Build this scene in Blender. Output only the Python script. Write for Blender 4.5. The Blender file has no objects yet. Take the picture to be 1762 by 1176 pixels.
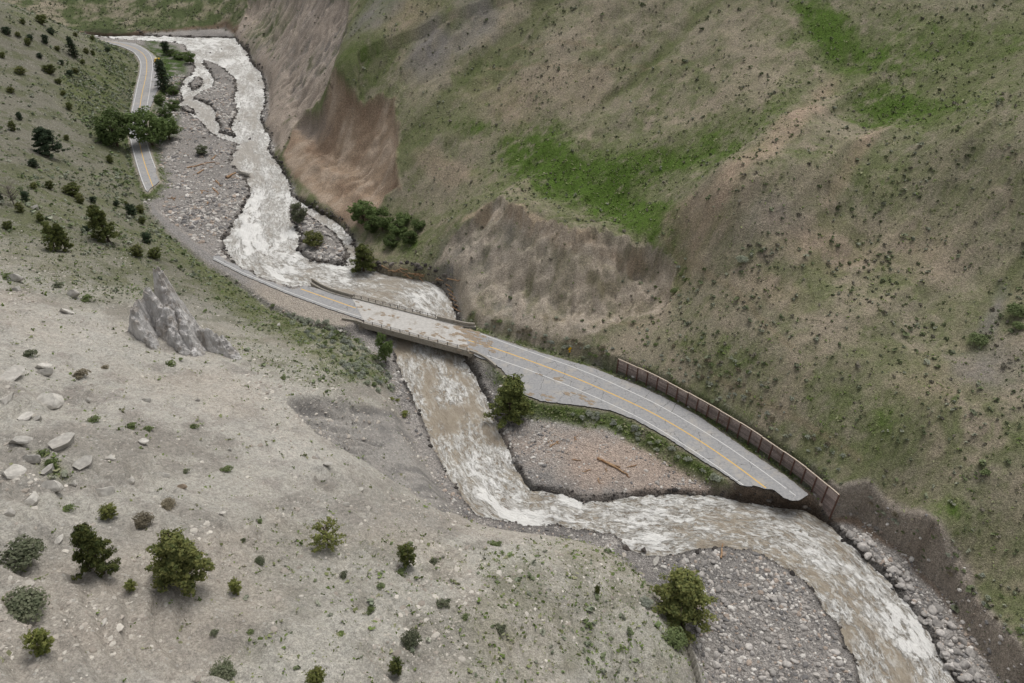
import bpy, math, random
import numpy as np
from mathutils import Vector
rng = np.random.default_rng(11); random.seed(5)
scene = bpy.context.scene
C = scene.collection

# ------------------------------------------------------------------ camera, sky, sun, exposure
PITCH = math.radians(35.5); LENS = 26.0; EYE = 115.0
cam_d = bpy.data.cameras.new('camera'); cam_d.lens = LENS; cam_d.sensor_width = 36.0
cam_d.clip_start = 0.5; cam_d.clip_end = 3000
cam = bpy.data.objects.new('camera', cam_d); C.objects.link(cam)
cam.location = (0, 0, EYE); cam.rotation_euler = (math.pi/2 - PITCH, 0, 0)
scene.camera = cam
SUN_EL, SUN_AZ = math.radians(62), math.radians(22)      # high sun behind thin cloud, up the valley
wd = bpy.data.worlds.new('World'); scene.world = wd; wd.use_nodes = True
wn = wd.node_tree.nodes; wl = wd.node_tree.links
bg = wn['Background']
sky = wn.new('ShaderNodeTexSky'); sky.sky_type = 'NISHITA'; sky.sun_disc = False
sky.sun_elevation = SUN_EL; sky.sun_rotation = SUN_AZ
sky.air_density = 1.0; sky.dust_density = 4.0; sky.ozone_density = 1.0
hs = wn.new('ShaderNodeHueSaturation'); hs.inputs['Saturation'].default_value = 0.22   # overcast: nearly white cloud light
wl.new(sky.outputs[0], hs.inputs['Color']); wl.new(hs.outputs[0], bg.inputs['Color'])
bg.inputs['Strength'].default_value = 0.125
sun_d = bpy.data.lights.new('sun', 'SUN'); sun_d.energy = 1.3; sun_d.angle = math.radians(28); sun_d.color = (1.0, .96, .9)
sun = bpy.data.objects.new('sun', sun_d); C.objects.link(sun)
sd_ = Vector((math.sin(SUN_AZ)*math.cos(SUN_EL), math.cos(SUN_AZ)*math.cos(SUN_EL), math.sin(SUN_EL)))
sun.rotation_euler = sd_.to_track_quat('Z', 'Y').to_euler(); sun.location = (0, 100, 200)
vs = scene.view_settings; vs.view_transform = 'Standard'; vs.look = 'None'; vs.gamma = 1; vs.use_curve_mapping = False
vs.exposure = 0.08

# ------------------------------------------------------------------ survey: photo pixel -> world point
FPX = 1762*LENS/36; SP, CP = math.sin(PITCH), math.cos(PITCH)
def ray(x, y):
    u = np.asarray(x, float)-881; v = np.asarray(y, float)-588
    return u, FPX*CP - v*SP, -(FPX*SP + v*CP)
def onz(x, y, z=0.0):
    dx, dy, dz = ray(x, y); t = (z-EYE)/dz
    return np.stack([dx*t, dy*t], -1)
def poly(pts, z=0.0):
    a = np.array(pts, float); return onz(a[:, 0], a[:, 1], z)

# ------------------------------------------------------------------ numpy helpers
def hash2(ix, iy, seed):
    n = (ix.astype(np.int64)*374761393 + iy.astype(np.int64)*668265263 + seed*1442695041) & 0xffffffff
    n = ((n ^ (n >> 13))*1274126177) & 0xffffffff
    return ((n ^ (n >> 16)) & 0xffff)/65535.0
def vnoise(x, y, seed=0):
    ix = np.floor(x); iy = np.floor(y); fx = x-ix; fy = y-iy
    fx = fx*fx*fx*(fx*(fx*6-15)+10); fy = fy*fy*fy*(fy*(fy*6-15)+10)
    a = hash2(ix, iy, seed); b = hash2(ix+1, iy, seed); c = hash2(ix, iy+1, seed); d = hash2(ix+1, iy+1, seed)
    return (a*(1-fx)+b*fx)*(1-fy) + (c*(1-fx)+d*fx)*fy
def fbm(x, y, scale, octv=4, seed=0, gain=.5):
    s = 0; a = 1; t = 0; f = 1/scale
    for o in range(octv):
        ca, sa = math.cos(.6*o+.3), math.sin(.6*o+.3)
        s = s + a*vnoise((x*ca-y*sa)*f+17.3*o, (x*sa+y*ca)*f-9.1*o, seed+o*7); t += a; a *= gain; f *= 2.03
    return s/t
def ridged(x, y, scale, octv=4, seed=0):
    s = 0; a = 1; t = 0; f = 1/scale
    for o in range(octv):
        s = s + a*(1-np.abs(2*vnoise(x*f+31*o, y*f+11*o, seed+o*5)-1)); t += a; a *= .5; f *= 2.05
    return s/t
def sstep(a, b, x):
    t = np.clip((x-a)/(b-a), 0, 1); return t*t*(3-2*t)
def pldist(X, Y, P, closed=False, maxd=60.0):
    """distance to a polyline (and arclength, side) for points within maxd of its bounding box"""
    sh = X.shape; X = X.ravel(); Y = Y.ravel()
    maxd = float(maxd); D = np.full(X.shape, maxd); S = np.zeros(X.shape); T = np.zeros(X.shape)
    m = (X > P[:, 0].min()-maxd) & (X < P[:, 0].max()+maxd) & (Y > P[:, 1].min()-maxd) & (Y < P[:, 1].max()+maxd)
    x = X[m]; y = Y[m]; d = np.full(x.shape, maxd**2); s = np.zeros(x.shape); sg = np.zeros(x.shape)
    Q = np.vstack([P, P[:1]]) if closed else P
    acc = 0
    for i in range(len(Q)-1):
        ax, ay = Q[i]; bx, by = Q[i+1]; ex, ey = bx-ax, by-ay; L2 = ex*ex+ey*ey+1e-9
        t = np.clip(((x-ax)*ex+(y-ay)*ey)/L2, 0, 1)
        qx = x-ax-t*ex; qy = y-ay-t*ey; dd = qx*qx+qy*qy
        k = dd < d; d[k] = dd[k]; s[k] = acc+t[k]*math.sqrt(L2); sg[k] = np.sign(ex*qy-ey*qx)[k]
        acc += math.sqrt(L2)
    D[m] = np.sqrt(d); S[m] = s; T[m] = sg
    return D.reshape(sh), S.reshape(sh), T.reshape(sh)
def inside(X, Y, P):
    sh = X.shape; X = X.ravel(); Y = Y.ravel(); r = np.zeros(X.shape, bool)
    m = (X > P[:, 0].min()) & (X < P[:, 0].max()) & (Y > P[:, 1].min()) & (Y < P[:, 1].max())
    x = X[m]; y = Y[m]; c = np.zeros(x.shape, bool); n = len(P)
    for i in range(n):
        ax, ay = P[i]; bx, by = P[(i+1) % n]
        if ay == by: continue
        c ^= ((ay > y) != (by > y)) & (x < (bx-ax)*(y-ay)/(by-ay)+ax)
    r[m] = c; return r.reshape(sh)
def sdist(X, Y, P, maxd=60.0):                      # negative inside
    d = pldist(X, Y, P, True, maxd)[0]; return np.where(inside(X, Y, P), -d, d)
def resample(P, step):
    P = np.asarray(P); seg = np.hypot(*np.diff(P, axis=0).T); a = np.r_[0, np.cumsum(seg)]
    n = max(2, int(a[-1]/step)+1); t = np.linspace(0, a[-1], n)
    return np.stack([np.interp(t, a, P[:, 0]), np.interp(t, a, P[:, 1])], -1)
def smooth_line(P, step=1.0, it=3):
    P = np.asarray(P, float)
    for _ in range(it):
        q = np.empty((2*len(P), P.shape[1])); q[0] = P[0]; q[-1] = P[-1]
        q[1:-1:2] = P[:-1]*.75+P[1:]*.25; q[2:-1:2] = P[:-1]*.25+P[1:]*.75
        P = q
    return resample(P, step)

# ------------------------------------------------------------------ valley outlines (surveyed)
ZW = -4.0                                           # river surface
left_bank = [(150, 62), (200, 69), (243, 72), (290, 74), (319, 79), (326, 93), (336, 115), (333, 125), (316, 142), (309, 156), (317, 171), (306, 183),
    (316, 193), (345, 209), (360, 228), (379, 241), (396, 245), (411, 249), (403, 265), (396, 283), (409, 292), (427, 312), (432, 336),
    (418, 360), (399, 394), (386, 415), (388, 438), (409, 458), (417, 464), (435, 469), (441, 477), (462, 484), (483, 490), (503, 497), (519, 494),
    (536, 496), (570, 510), (620, 545), (668, 590), (682, 612), (686, 630), (702, 664), (724, 717), (747, 772), (777, 823), (802, 862), (824, 888),
    (860, 896), (910, 905), (965, 906), (1060, 922), (1078, 942), (1104, 958), (1140, 957), (1180, 951), (1240, 943), (1290, 946), (1320, 960), (1350, 976),
    (1385, 1001), (1412, 1032), (1442, 1082), (1466, 1132), (1482, 1176), (1515, 1260), (1560, 1400)]
right_bank = [(1800, 1400), (1690, 1260), (1640, 1176), (1605, 1110), (1576, 1060), (1530, 1003), (1480, 953), (1441, 917), (1425, 897), (1390, 882), (1340, 873), (1290, 864), (1240, 857),
    (1180, 852), (1120, 853), (1070, 860), (1010, 864), (960, 851), (915, 846), (890, 815), (871, 775), (858, 740), (846, 702), (826, 667), (813, 642), (801, 625),
    (785, 590), (786, 550), (777, 527), (763, 497), (741, 483), (702, 474), (660, 468), (640, 462), (622, 458), (612, 432), (604, 410), (585, 388), (566, 374),
    (535, 358), (512, 345), (500, 340), (497, 312), (481, 285), (461, 260), (466, 240), (446, 206), (456, 180), (456, 150), (449, 126), (431, 106), (426, 90), (411, 76), (405, 67),
    (380, 66), (340, 66), (250, 63), (240, 60), (200, 57), (150, 54)]
WATER = poly(left_bank+right_bank, ZW)
ISLES = [poly(p, ZW+.3) for p in (
    [(348, 103), (364, 108), (384, 117), (404, 135), (408, 156), (403, 169), (410, 193), (399, 214), (398, 224), (408, 236), (387, 231), (375, 226), (381, 219), (372, 210),
     (369, 190), (357, 178), (331, 171), (343, 161), (364, 151), (368, 140), (360, 122), (352, 115)],
    [(326, 146), (336, 132), (350, 137), (350, 147), (330, 157)],
    [(309, 184), (322, 183), (334, 190), (338, 197), (318, 193)],
    [(503, 352), (520, 362), (545, 381), (563, 392), (588, 412), (598, 434), (596, 456), (560, 454), (530, 448), (512, 432), (517, 408), (505, 385), (498, 362)])]
flow_px = [(150, 58), (250, 66), (340, 72), (395, 80), (420, 110), (433, 150), (425, 200), (435, 240), (450, 290), (462, 330), (450, 390), (445, 440), (500, 470), (580, 490), (680, 515),
    (720, 560), (745, 640), (790, 720), (830, 800), (880, 860), (960, 880), (1080, 895), (1200, 900), (1330, 915), (1420, 960), (1480, 1020), (1540, 1100), (1590, 1200), (1680, 1400)]
FLOW = smooth_line(poly(flow_px, ZW), 2.0, 2)

road_near = [(800, 600), (822, 615), (845, 622), (862, 634), (880, 655), (900, 678), (930, 690), (1000, 698), (1050, 706), (1092, 722), (1150, 754), (1200, 787), (1250, 818), (1272, 834),
    (1288, 838), (1300, 836), (1316, 841), (1330, 843), (1341, 850), (1350, 857), (1360, 861), (1376, 862), (1384, 855), (1392, 851), (1345, 814), (1300, 784), (1250, 750), (1200, 715), (1140, 683),
    (1100, 664), (1066, 652), (1040, 641), (1010, 630), (960, 616), (920, 604), (870, 587), (830, 574), (788, 562)]
road_approach = [(368, 441), (378, 440), (391, 450), (409, 457), (417, 464), (429, 466), (442, 477), (453, 482), (468, 485), (484, 492), (503, 498), (514, 496), (524, 492), (540, 495), (580, 507), (605, 514),
    (630, 553), (600, 543), (561, 530), (520, 515), (493, 505), (462, 492), (417, 473), (380, 454), (366, 447)]
road_far = [(150, 66), (195, 71), (220, 73), (234, 75), (250, 84), (262, 93), (269, 100), (273, 118), (277, 146), (268, 161), (262, 178), (255, 193), (252, 215), (253, 240), (260, 266), (268, 289), (269, 300),
    (274, 312), (267, 319), (260, 323), (254, 331), (250, 327), (242, 308), (234, 283), (227, 258), (223, 240), (220, 215), (225, 193), (230, 166), (236, 140), (239, 128), (241, 114), (240, 106),
    (236, 98), (229, 90), (215, 83), (200, 78), (150, 72)]
track = [(262, 350), (272, 366), (300, 388), (335, 418), (368, 441), (366, 447), (380, 456), (417, 475), (462, 494), (520, 517), (561, 531), (600, 545), (612, 552), (590, 560), (545, 552), (500, 534), (466, 520),
    (430, 494), (395, 470), (360, 452), (325, 424), (290, 395), (260, 364)]
ROADN, ROADA, ROADF, TRACK = [poly(p, 0) for p in (road_near, road_approach, road_far, track)]
left_toe = [(120, 56), (165, 60), (195, 76), (213, 85), (226, 93), (234, 106), (236, 116), (230, 150), (224, 180), (217, 205), (217, 235), (224, 270), (236, 305), (247, 335), (262, 368), (290, 396), (325, 425), (360, 454),
    (395, 472), (430, 497), (466, 524), (500, 538), (545, 556), (590, 564), (625, 580), (648, 605), (668, 640), (685, 690), (712, 745), (750, 815), (790, 872), (822, 893), (870, 902), (965, 912), (1055, 930), (1092, 962), (1130, 1000), (1180, 1050), (1190, 1100),
    (1215, 1176), (1240, 1260), (1260, 1400)]
right_toe = [(2100, 1400), (1850, 1260), (1740, 1160), (1690, 1085), (1635, 1005), (1560, 930), (1480, 868), (1452, 868), (1432, 870), (1417, 856), (1380, 826), (1347, 802), (1307, 774), (1237, 729), (1184, 699), (1131, 670), (1062, 638), (1010, 622), (960, 612), (920, 599), (870, 582),
    (830, 568), (800, 552), (788, 530), (775, 492), (748, 476), (702, 466), (660, 460), (632, 445), (615, 410), (596, 385), (566, 366), (530, 345), (508, 332), (500, 310), (484, 283), (466, 259), (470, 240), (450, 206), (459, 180), (459, 150), (453, 124), (434, 103), (429, 88),
    (414, 73), (402, 55), (385, 44), (340, 46), (260, 50), (200, 55), (120, 50)]
VALLEY = poly(left_toe+right_toe, 0)
LTOE, RTOE = poly(left_toe, 0), poly(right_toe, 0)
wall_base_px = [(1062, 637), (1097, 653), (1131, 669), (1184, 698), (1237, 728), (1273, 750), (1307, 773), (1347, 801), (1380, 825), (1417, 856), (1436, 873)]
WALL = smooth_line(poly(wall_base_px, 0), .5, 2)

# ------------------------------------------------------------------ terrain
NR_Y = [-25.0]
while NR_Y[-1] < 660: NR_Y.append(NR_Y[-1] + .30 + .0024*max(NR_Y[-1], 0))
YS = np.array(NR_Y); NC = 640
Lx = -(0.72*np.maximum(YS, 0)+48); Rx = np.minimum(.72*np.maximum(YS, 0)+48, 240)
US = np.linspace(0, 1, NC)
GX = Lx[:, None] + (Rx-Lx)[:, None]*US[None]; GY = np.repeat(YS[:, None], NC, 1)

ctl = []
for p in ((0, 15, 40), (100, 40, 21), (50, 26, 32), (165, 58, 1), (0, 100, 28), (0, 250, 25), (0, 400, 29), (0, 600, 36), (0, 800, 44), (0, 1000, 50), (0, 1176, 54), (100, 150, 17), (110, 300, 16), (300, 600, 23),
          (310, 450, 8), (200, 400, 15), (200, 520, 22), (450, 600, 12), (600, 680, 10), (480, 680, 19), (400, 800, 28), (600, 800, 18.5), (700, 860, 11), (600, 950, 28), (800, 950, 18), (950, 950, 10), (1100, 1000, 3), (1000, 1100, 16),
          (1150, 1100, 5), (1200, 1176, 4), (800, 1100, 28), (600, 1100, 36), (800, 1176, 32), (400, 1000, 38), (300, 1176, 46), (200, 800, 38), (200, 680, 31),
          # right side
          (870, 350, 24.5), (900, 350, 26), (960, 380, 25), (1010, 400, 23.5), (1060, 408, 22), (1100, 420, 20), (1140, 470, 14), (1000, 500, 12), (880, 470, 11), (800, 400, 13),
          (900, 290, 24.5), (980, 300, 25.5), (1060, 340, 23.5), (960, 340, 24), (1080, 300, 27.5), (750, 300, 17), (680, 380, 4), (700, 250, 22), (680, 180, 28), (620, 140, 31), (570, 130, 31),
          (800, 200, 31), (700, 100, 40), (800, 50, 50), (650, 0, 52), (560, 0, 42), (520, 80, 22), (480, 100, 12), (500, 200, 7), (550, 200, 15), (620, 250, 14), (600, 330, 3), (440, 60, 6), (430, 20, 9), (430, 0, 14),
          (300, 0, 9), (150, 0, 9), (1000, 150, 41), (1000, 0, 61), (1250, 0, 64), (1400, 30, 62), (1500, 0, 67), (1762, 0, 71), (1330, 150, 49), (1420, 110, 53), (1380, 190, 49), (1250, 250, 38), (1250, 310, 39), (1140, 380, 29),
          (1300, 420, 29), (1500, 400, 31), (1762, 400, 38), (1500, 200, 46), (1650, 200, 53), (1762, 200, 56), (1762, 800, 18), (1762, 1100, 5.5), (1600, 700, 18), (1400, 650, 15), (1250, 560, 15.5), (1600, 900, 8.5), (1700, 600, 25), (1640, 450, 31)):
    q = onz(p[0], p[1], p[2]); ctl.append((q[0], q[1], p[2]))
for q in ((0, 0, 60), (-60, -10, 66), (50, 15, 24), (75, -20, 4), (-160, 90, 62), (-220, 190, 58), (-310, 290, 62), (-330, 400, 52), (-380, 480, 30), (-200, 640, 34), (-330, 650, 40), (-450, 620, 30), (0, 350, 88), (100, 330, 98), (-60, 420, 80), (170, 270, 88),
          (220, 170, 80), (150, 60, 34), (110, 20, 6), (-110, 480, 60), (-140, 560, 55), (230, 320, 110), (0, 480, 110), (100, 560, 120), (-60, 640, 90), (230, 640, 130)): ctl.append(q)
for q in resample(LTOE, 14): ctl.append((q[0], q[1], -.5))
wlo = WALL[:, 1].min()-1; 
for q in resample(RTOE, 12):
    dw = np.hypot(*(WALL-q).T).min()
    ctl.append((q[0], q[1], 2.9 if dw < 3 else 2.4 if q[1] < 108 else .4 if q[1] < 185 else -2.0))
ctl = np.array(ctl)
keep = [0]
for i in range(1, len(ctl)):
    if np.hypot(*(ctl[keep, :2]-ctl[i, :2]).T).min() > 2.5: keep.append(i)
ctl = ctl[keep]
def tps_fit(P, lam=6.0):
    n = len(P); r2 = ((P[:, None, :2]-P[None, :, :2])**2).sum(-1)+1e-9
    K = .5*r2*np.log(r2); K[np.arange(n), np.arange(n)] = lam
    A = np.zeros((n+3, n+3)); A[:n, :n] = K; A[:n, n] = 1; A[:n, n+1:] = P[:, :2]; A[n, :n] = 1; A[n+1:, :n] = P[:, :2].T
    return np.linalg.solve(A, np.r_[P[:, 2], 0, 0, 0])
def tps_eval(x, y, P, w):
    o = w[-3]+w[-2]*x+w[-1]*y
    for i in range(len(P)):
        r2 = (x-P[i, 0])**2+(y-P[i, 1])**2+1e-9; o = o+w[i]*.5*r2*np.log(r2)
    return o
W_ = tps_fit(ctl)
sub = 3                                              # evaluate on a coarser grid, then interpolate
cj = np.unique(np.r_[np.arange(0, len(YS), sub), len(YS)-1]); ci = np.unique(np.r_[np.arange(0, NC, sub), NC-1])
HC = tps_eval(GX[np.ix_(cj, ci)], GY[np.ix_(cj, ci)], ctl, W_)
tmp = np.stack([np.interp(np.arange(NC), ci, r) for r in HC]); HILL = np.stack([np.interp(np.arange(len(YS)), cj, tmp[:, k]) for k in range(NC)], 1)

dW = sdist(GX, GY, WATER, 40)
for I in ISLES: dW = np.maximum(dW, -sdist(GX, GY, I, 30))
wob = fbm(GX, GY, 3.0, 3, 3)-.5
dWn = dW + wob*1.3                                   # ragged waterline
dRn = sdist(GX, GY, ROADN, 30); dRa = sdist(GX, GY, ROADA, 30); dRf = sdist(GX, GY, ROADF, 30); dTr = sdist(GX, GY, TRACK, 30)
dV = sdist(GX, GY, VALLEY, 60)
dWall, sWall, _ = pldist(GX, GY, WALL, False, 20)
n_big = fbm(GX, GY, 22, 4, 21)-.5; n_mid = fbm(GX, GY, 5, 4, 33)-.5; n_fin = fbm(GX, GY, 1.3, 3, 44)-.5
floor = ZW + np.where(dWn < 0, np.maximum(-1.3, dWn*.6), 1.05*sstep(0, .8, dWn)+.5*sstep(.6, 9, dWn)+.5*sstep(6, 25, dWn)) + (n_mid*.9+n_fin*.25)*sstep(.5, 3, dWn)
def bed(dist, z, w0, w1, cur): 
    k = 1-sstep(w0, w1, dist); return cur*(1-k)+z*k
cut = sstep(0, 2.2, dW)                             # the river has undercut the road edge
wn_ = wob*1.5
floor = bed(dRn+wn_*.5, -.28, .3, 4.5, floor); floor = bed(dRf+wn_*.5, -.28, .3, 3.5, floor); floor = bed(dRa, -.28, .1, 1.6, floor); floor = bed(dTr, -.2, .2, 2.5, floor)
floor = np.where(dW < 2.2, np.minimum(floor, ZW+np.maximum(dWn, -2)*2.3+ .2), floor)
near_wall = dWall < 8
wk = sstep(4, 11, dWall); wgt = sstep(0, 1, (dV-.25*(1-wk)+.5*wk)/(.85*(1-wk)+(4.2-2.9*(GX > 30))*wk))
steepside = (GY > 185) & (GX > -200) & (dV > -5)
H = floor*(1-wgt) + np.maximum(HILL, floor-1)*wgt
hillw = sstep(1, 14, dV)
H += hillw*(n_big*3.2*sstep(5, 40, dV) + n_mid*1.0 + n_fin*.3)
# slumped and eroded faces: surveyed outlines
SCAR = None
def plan(pts, z): return poly(pts, z)
scar_px = [(545, 140, 29), (575, 128, 31), (612, 150, 30), (655, 160, 29), (680, 178, 27), (686, 215, 24), (680, 258, 20), (690, 305, 15), (665, 335, 8), (625, 386, 2), (596, 380, 0), (560, 350, 0), (520, 318, 0), (498, 285, 2), (482, 250, 4), (500, 195, 12), (520, 160, 20)]
SCARP = np.array([onz(a, b, c) for a, b, c in scar_px])
bluff_px = [(720, 452, 3), (760, 400, 10), (800, 362, 17), (850, 345, 23), (900, 352, 26), (960, 382, 25), (1010, 402, 23), (1060, 412, 22), (1110, 430, 19), (1140, 480, 13), (1130, 560, 5), (1000, 590, 2), (900, 580, 2), (800, 540, 0), (775, 490, -2)]
BLUFF = np.array([onz(a, b, c) for a, b, c in bluff_px])
cliff_px = [(400, 50, 2), (430, 10, 10), (470, 0, 18), (600, 0, 46), (600, 60, 38), (570, 128, 31), (520, 160, 20), (500, 195, 12), (482, 250, 3), (470, 250, -1), (450, 206, -2), (459, 150, -2), (434, 103, -2)]
CLIFF = np.array([onz(a, b, c) for a, b, c in cliff_px])
face_px = [(485, 690, 18), (560, 690, 13), (640, 700, 6), (688, 705, 0), (745, 800, -1), (815, 886, -1), (760, 876, 7), (700, 826, 10), (620, 785, 16), (540, 745, 18)]
FACE = np.array([onz(a, b, c) for a, b, c in face_px])
sS = sdist(GX, GY, SCARP, 30)+wob*2.0; wobL = fbm(GX, GY, 16, 3, 17)-.5; sB = sdist(GX, GY, BLUFF, 30)+wob*4+wobL*13; sC = sdist(GX, GY, CLIFF, 30)+wob*4; sF = sdist(GX, GY, FACE, 30)+wob*2.5
mS, mB, mC, mF = [1-sstep(-1.0, .6, s) for s in (sS, sB, sC, sF)]
hi_ = sstep(3, 13, HILL)
H -= (4.6*sstep(0, 1.1, -sS)+1.2*sstep(2, 10, -sS))*hillw*hi_
H -= 2.0*sstep(0, 3.0, -sF)*sstep(1, 7, HILL)*hillw
# rills run down the fall line (down towards the river: mostly along -Y, slightly -X)
dLT_ = pldist(GX, GY, LTOE, False, 400)[0]; dRT_ = pldist(GX, GY, RTOE, False, 400)[0]
def rills(ang, w, seed): 
    ca, sa = math.cos(ang), math.sin(ang); a = GX*ca+GY*sa; b = -GX*sa+GY*ca
    return ridged(b/1.0+(fbm(GX, GY, 9, 3, seed)-.5)*6, a*.16, w, 4, seed)
rB = rills(math.radians(75), 5.0, 61); rC = rills(math.radians(20), 8.0, 71); rF = rills(math.radians(35), 2.6, 81); rS = rills(math.radians(48), 4.0, 91)
lump = ridged(GX+wob*3, GY, 4.2, 4, 131)-.5; H -= hillw*hi_*(3.6*sstep(0, 1.3, -sB)*mB+2.4*sstep(0, 1.5, -sC)); H += hillw*(lump*3.2*mB*sstep(0, 3, -sB)+lump*3.0*mC+lump*2.0*mS)
H += hillw*(-(1-rB)*4.2*mB*sstep(0, 5, -sB) - (1-rC)*3.2*mC*sstep(0, 5, -sC) - (1-rF)*3.2*mF - (1-rS)*2.6*mS*sstep(0, 5, -sS))
rR = rills(math.radians(38), 22.0, 121); H -= (1-rR)*6.5*sstep(6, 30, dV)*(GX > -60)*(1-mB)*(1-mS)*(GY < 300)*(dRT_ < dLT_)
rL = rills(math.radians(52), 19.0, 125); H -= (1-rL)*(.2+.7*sstep(.45, .65, fbm(GX, GY, 35, 2, 128)))*sstep(6, 25, dV)*(dLT_ < dRT_)
# stepped rock ledges on the pale slope
leftside = (GX < np.interp(GY, [-30, 60, 100, 150, 190, 230, 300, 380, 480], [60, 34, -6, -30, -75, -112, -160, -192, -235])).astype(float)*(dV > 0)
lw = (dLT_ < dRT_)*hillw*sstep(.50, .60, fbm(GX, GY, 24, 4, 101)+.10*sstep(-10, -45, GX))*sstep(150, 90, GY)
Ht = H+(fbm(GX, GY, 6, 3, 107)-.5)*2.2; sz = 1.9; fr = Ht/sz-np.floor(Ht/sz); H = H+lw*.85*sz*(sstep(.62, .95, fr)-fr)
H += lw*(ridged(GX*.7+GY*.5, GY*.7-GX*.5, 2.4, 3, 111)-.5)*.5

def height(x, y):
    x = np.asarray(x, float); y = np.asarray(y, float)
    j = np.interp(y, YS, np.arange(len(YS))); j0 = np.clip(j.astype(int), 0, len(YS)-2); fj = j-j0
    lx = np.interp(y, YS, Lx); rx = np.interp(y, YS, Rx)
    i = np.clip((x-lx)/(rx-lx)*(NC-1), 0, NC-1.001); i0 = i.astype(int); fi = i-i0
    return (H[j0, i0]*(1-fi)+H[j0, i0+1]*fi)*(1-fj)+(H[j0+1, i0]*(1-fi)+H[j0+1, i0+1]*fi)*fj
def at(px, py):
    """ground points seen at the given photo pixels (rays marched to the terrain)"""
    dx, dy, dz = ray(np.atleast_1d(px), np.atleast_1d(py))
    t = np.full(dx.shape, .03); hit = np.zeros(dx.shape, bool); tl = t.copy()
    for k in range(420):
        z = EYE+dz*t; below = (z <= np.maximum(height(dx*t, dy*t), ZW)) & ~hit
        hit |= below; adv = ~hit; tl[adv] = t[adv]; t[adv] = t[adv]*1.007
        if hit.all(): break
    lo, hi = tl, t
    for k in range(14):
        m = (lo+hi)/2; b = EYE+dz*m <= np.maximum(height(dx*m, dy*m), ZW); hi = np.where(b, m, hi); lo = np.where(b, lo, m)
    return np.stack([dx*hi, dy*hi, np.maximum(height(dx*hi, dy*hi), ZW)], -1)
def at1(px, py): return at(px, py)[0]
def ppm(p):                                          # photo pixels per metre across the view at a point
    return FPX/(p[..., 1]*CP+(EYE-p[..., 2])*SP)

# ---- ground cover masks, painted in plan on the terrain
def blob(px, py, ax, ay, bx, by):
    c, a, b = at1(px, py)[:2], at1(px+ax, py+ay)[:2], at1(px+bx, py+by)[:2]
    M = np.linalg.inv(np.stack([a-c, b-c], 1)); dx = GX-c[0]; dy = GY-c[1]
    r = np.sqrt((M[0, 0]*dx+M[0, 1]*dy)**2+(M[1, 0]*dx+M[1, 1]*dy)**2)
    return r
nA = fbm(GX, GY, 9, 4, 201)-.5; nB = fbm(GX, GY, 3.0, 4, 211)-.5; nC = fbm(GX, GY, 28, 3, 221)-.5
def patch(soft, *a):
    r = blob(*a); return 1-sstep(1-soft*1.3, 1+soft*1.3, r+nA*1.5+nB*.9)
def region(pts): 
    P = at(*np.array(pts, float).T)[:, :2]; return sdist(GX, GY, P, 40)
lush = np.zeros(GX.shape)                            # bright wet meadow
for s, w in (((.5, 990, 305, 125, 8, 0, 46), 1), ((.6, 930, 268, 70, -8, 0, 34), .8), ((.5, 1065, 365, 90, 28, -5, 22), .9), ((.6, 1130, 282, 130, -25, 10, 26), .7), ((.6, 1230, 265, 80, -45, 10, 16), .5), ((.6, 1330, 190, 50, -60, 14, 10), .4),
             ((.6, 1420, 50, 55, 35, 10, 65), .95), ((.6, 1480, 95, 140, 10, 0, 34), .6), ((.5, 1540, 190, 95, -6, 0, 24), .75), ((.7, 1600, 60, 150, 10, 0, 50), .35), ((.7, 1640, 190, 120, 0, 0, 60), .3), ((.7, 1560, 330, 140, 0, 0, 50), .22), ((.7, 1500, 720, 120, 20, 0, 60), .25), ((.7, 1640, 880, 90, 30, 0, 60), .3), ((.7, 660, 200, 60, 0, 0, 60), .25), ((.7, 620, 90, 60, 0, 0, 30), .4), ((.6, 815, 222, 55, 0, 0, 14), .4), ((.6, 1735, 70, 50, 0, 0, 25), .4),
             ((.6, 1230, 600, 80, 25, 0, 30), .3), ((.5, 460, 20, 20, -20, 20, 25), .5), ((.6, 690, 415, 50, 10, 0, 28), .4), ((.6, 1170, 490, 20, 0, 0, 50), .3)):
    lush = np.maximum(lush, patch(*s)*w)
bare = np.zeros(GX.shape)                            # pinkish bare clay
for s, w in (((.5, 870, 175, 60, 10, 0, 45), .45), ((.5, 770, 290, 45, 10, 0, 25), .5), ((.5, 1200, 385, 60, -20, 10, 28), .55), ((.5, 1430, 430, 90, 20, 0, 45), .55), ((.5, 1370, 195, 60, -45, 14, 16), .95), ((.5, 1260, 300, 90, -70, 12, 18), .75), ((.5, 1160, 370, 70, -45, 12, 12), .6),
             ((.5, 1500, 230, 40, -40, 8, 9), .7), ((.5, 980, 150, 60, 0, 0, 40), .3), ((.5, 1580, 440, 70, 0, 0, 40), .3), ((.5, 1330, 500, 60, 20, 0, 30), .35), ((.5, 1620, 660, 90, 10, 0, 50), .3), ((.5, 700, 30, 40, 0, -20, 40), .4)):
    bare = np.maximum(bare, patch(*s)*w)
grey = np.zeros(GX.shape)                            # grey shale scree
for s, w in (((.5, 735, 75, 30, -25, 20, 30), .75), ((.5, 830, 30, 14, -40, 20, 10), .7), ((.5, 800, 60, 12, -50, 18, 10), .5), ((.5, 640, 20, 40, -25, 15, 20), .7), ((.5, 1715, 530, 22, -45, 14, 10), .8), ((.6, 1690, 640, 60, 0, 0, 40), .6), ((.5, 790, 455, 30, -40, 25, 25), .8),
             ((.5, 560, 30, 30, 0, 0, 40), .4), ((.5, 1340, 370, 60, 10, 0, 30), .3)):
    grey = np.maximum(grey, patch(*s)*w)
green_l = np.zeros(GX.shape)                         # vegetated parts of the pale side
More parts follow.
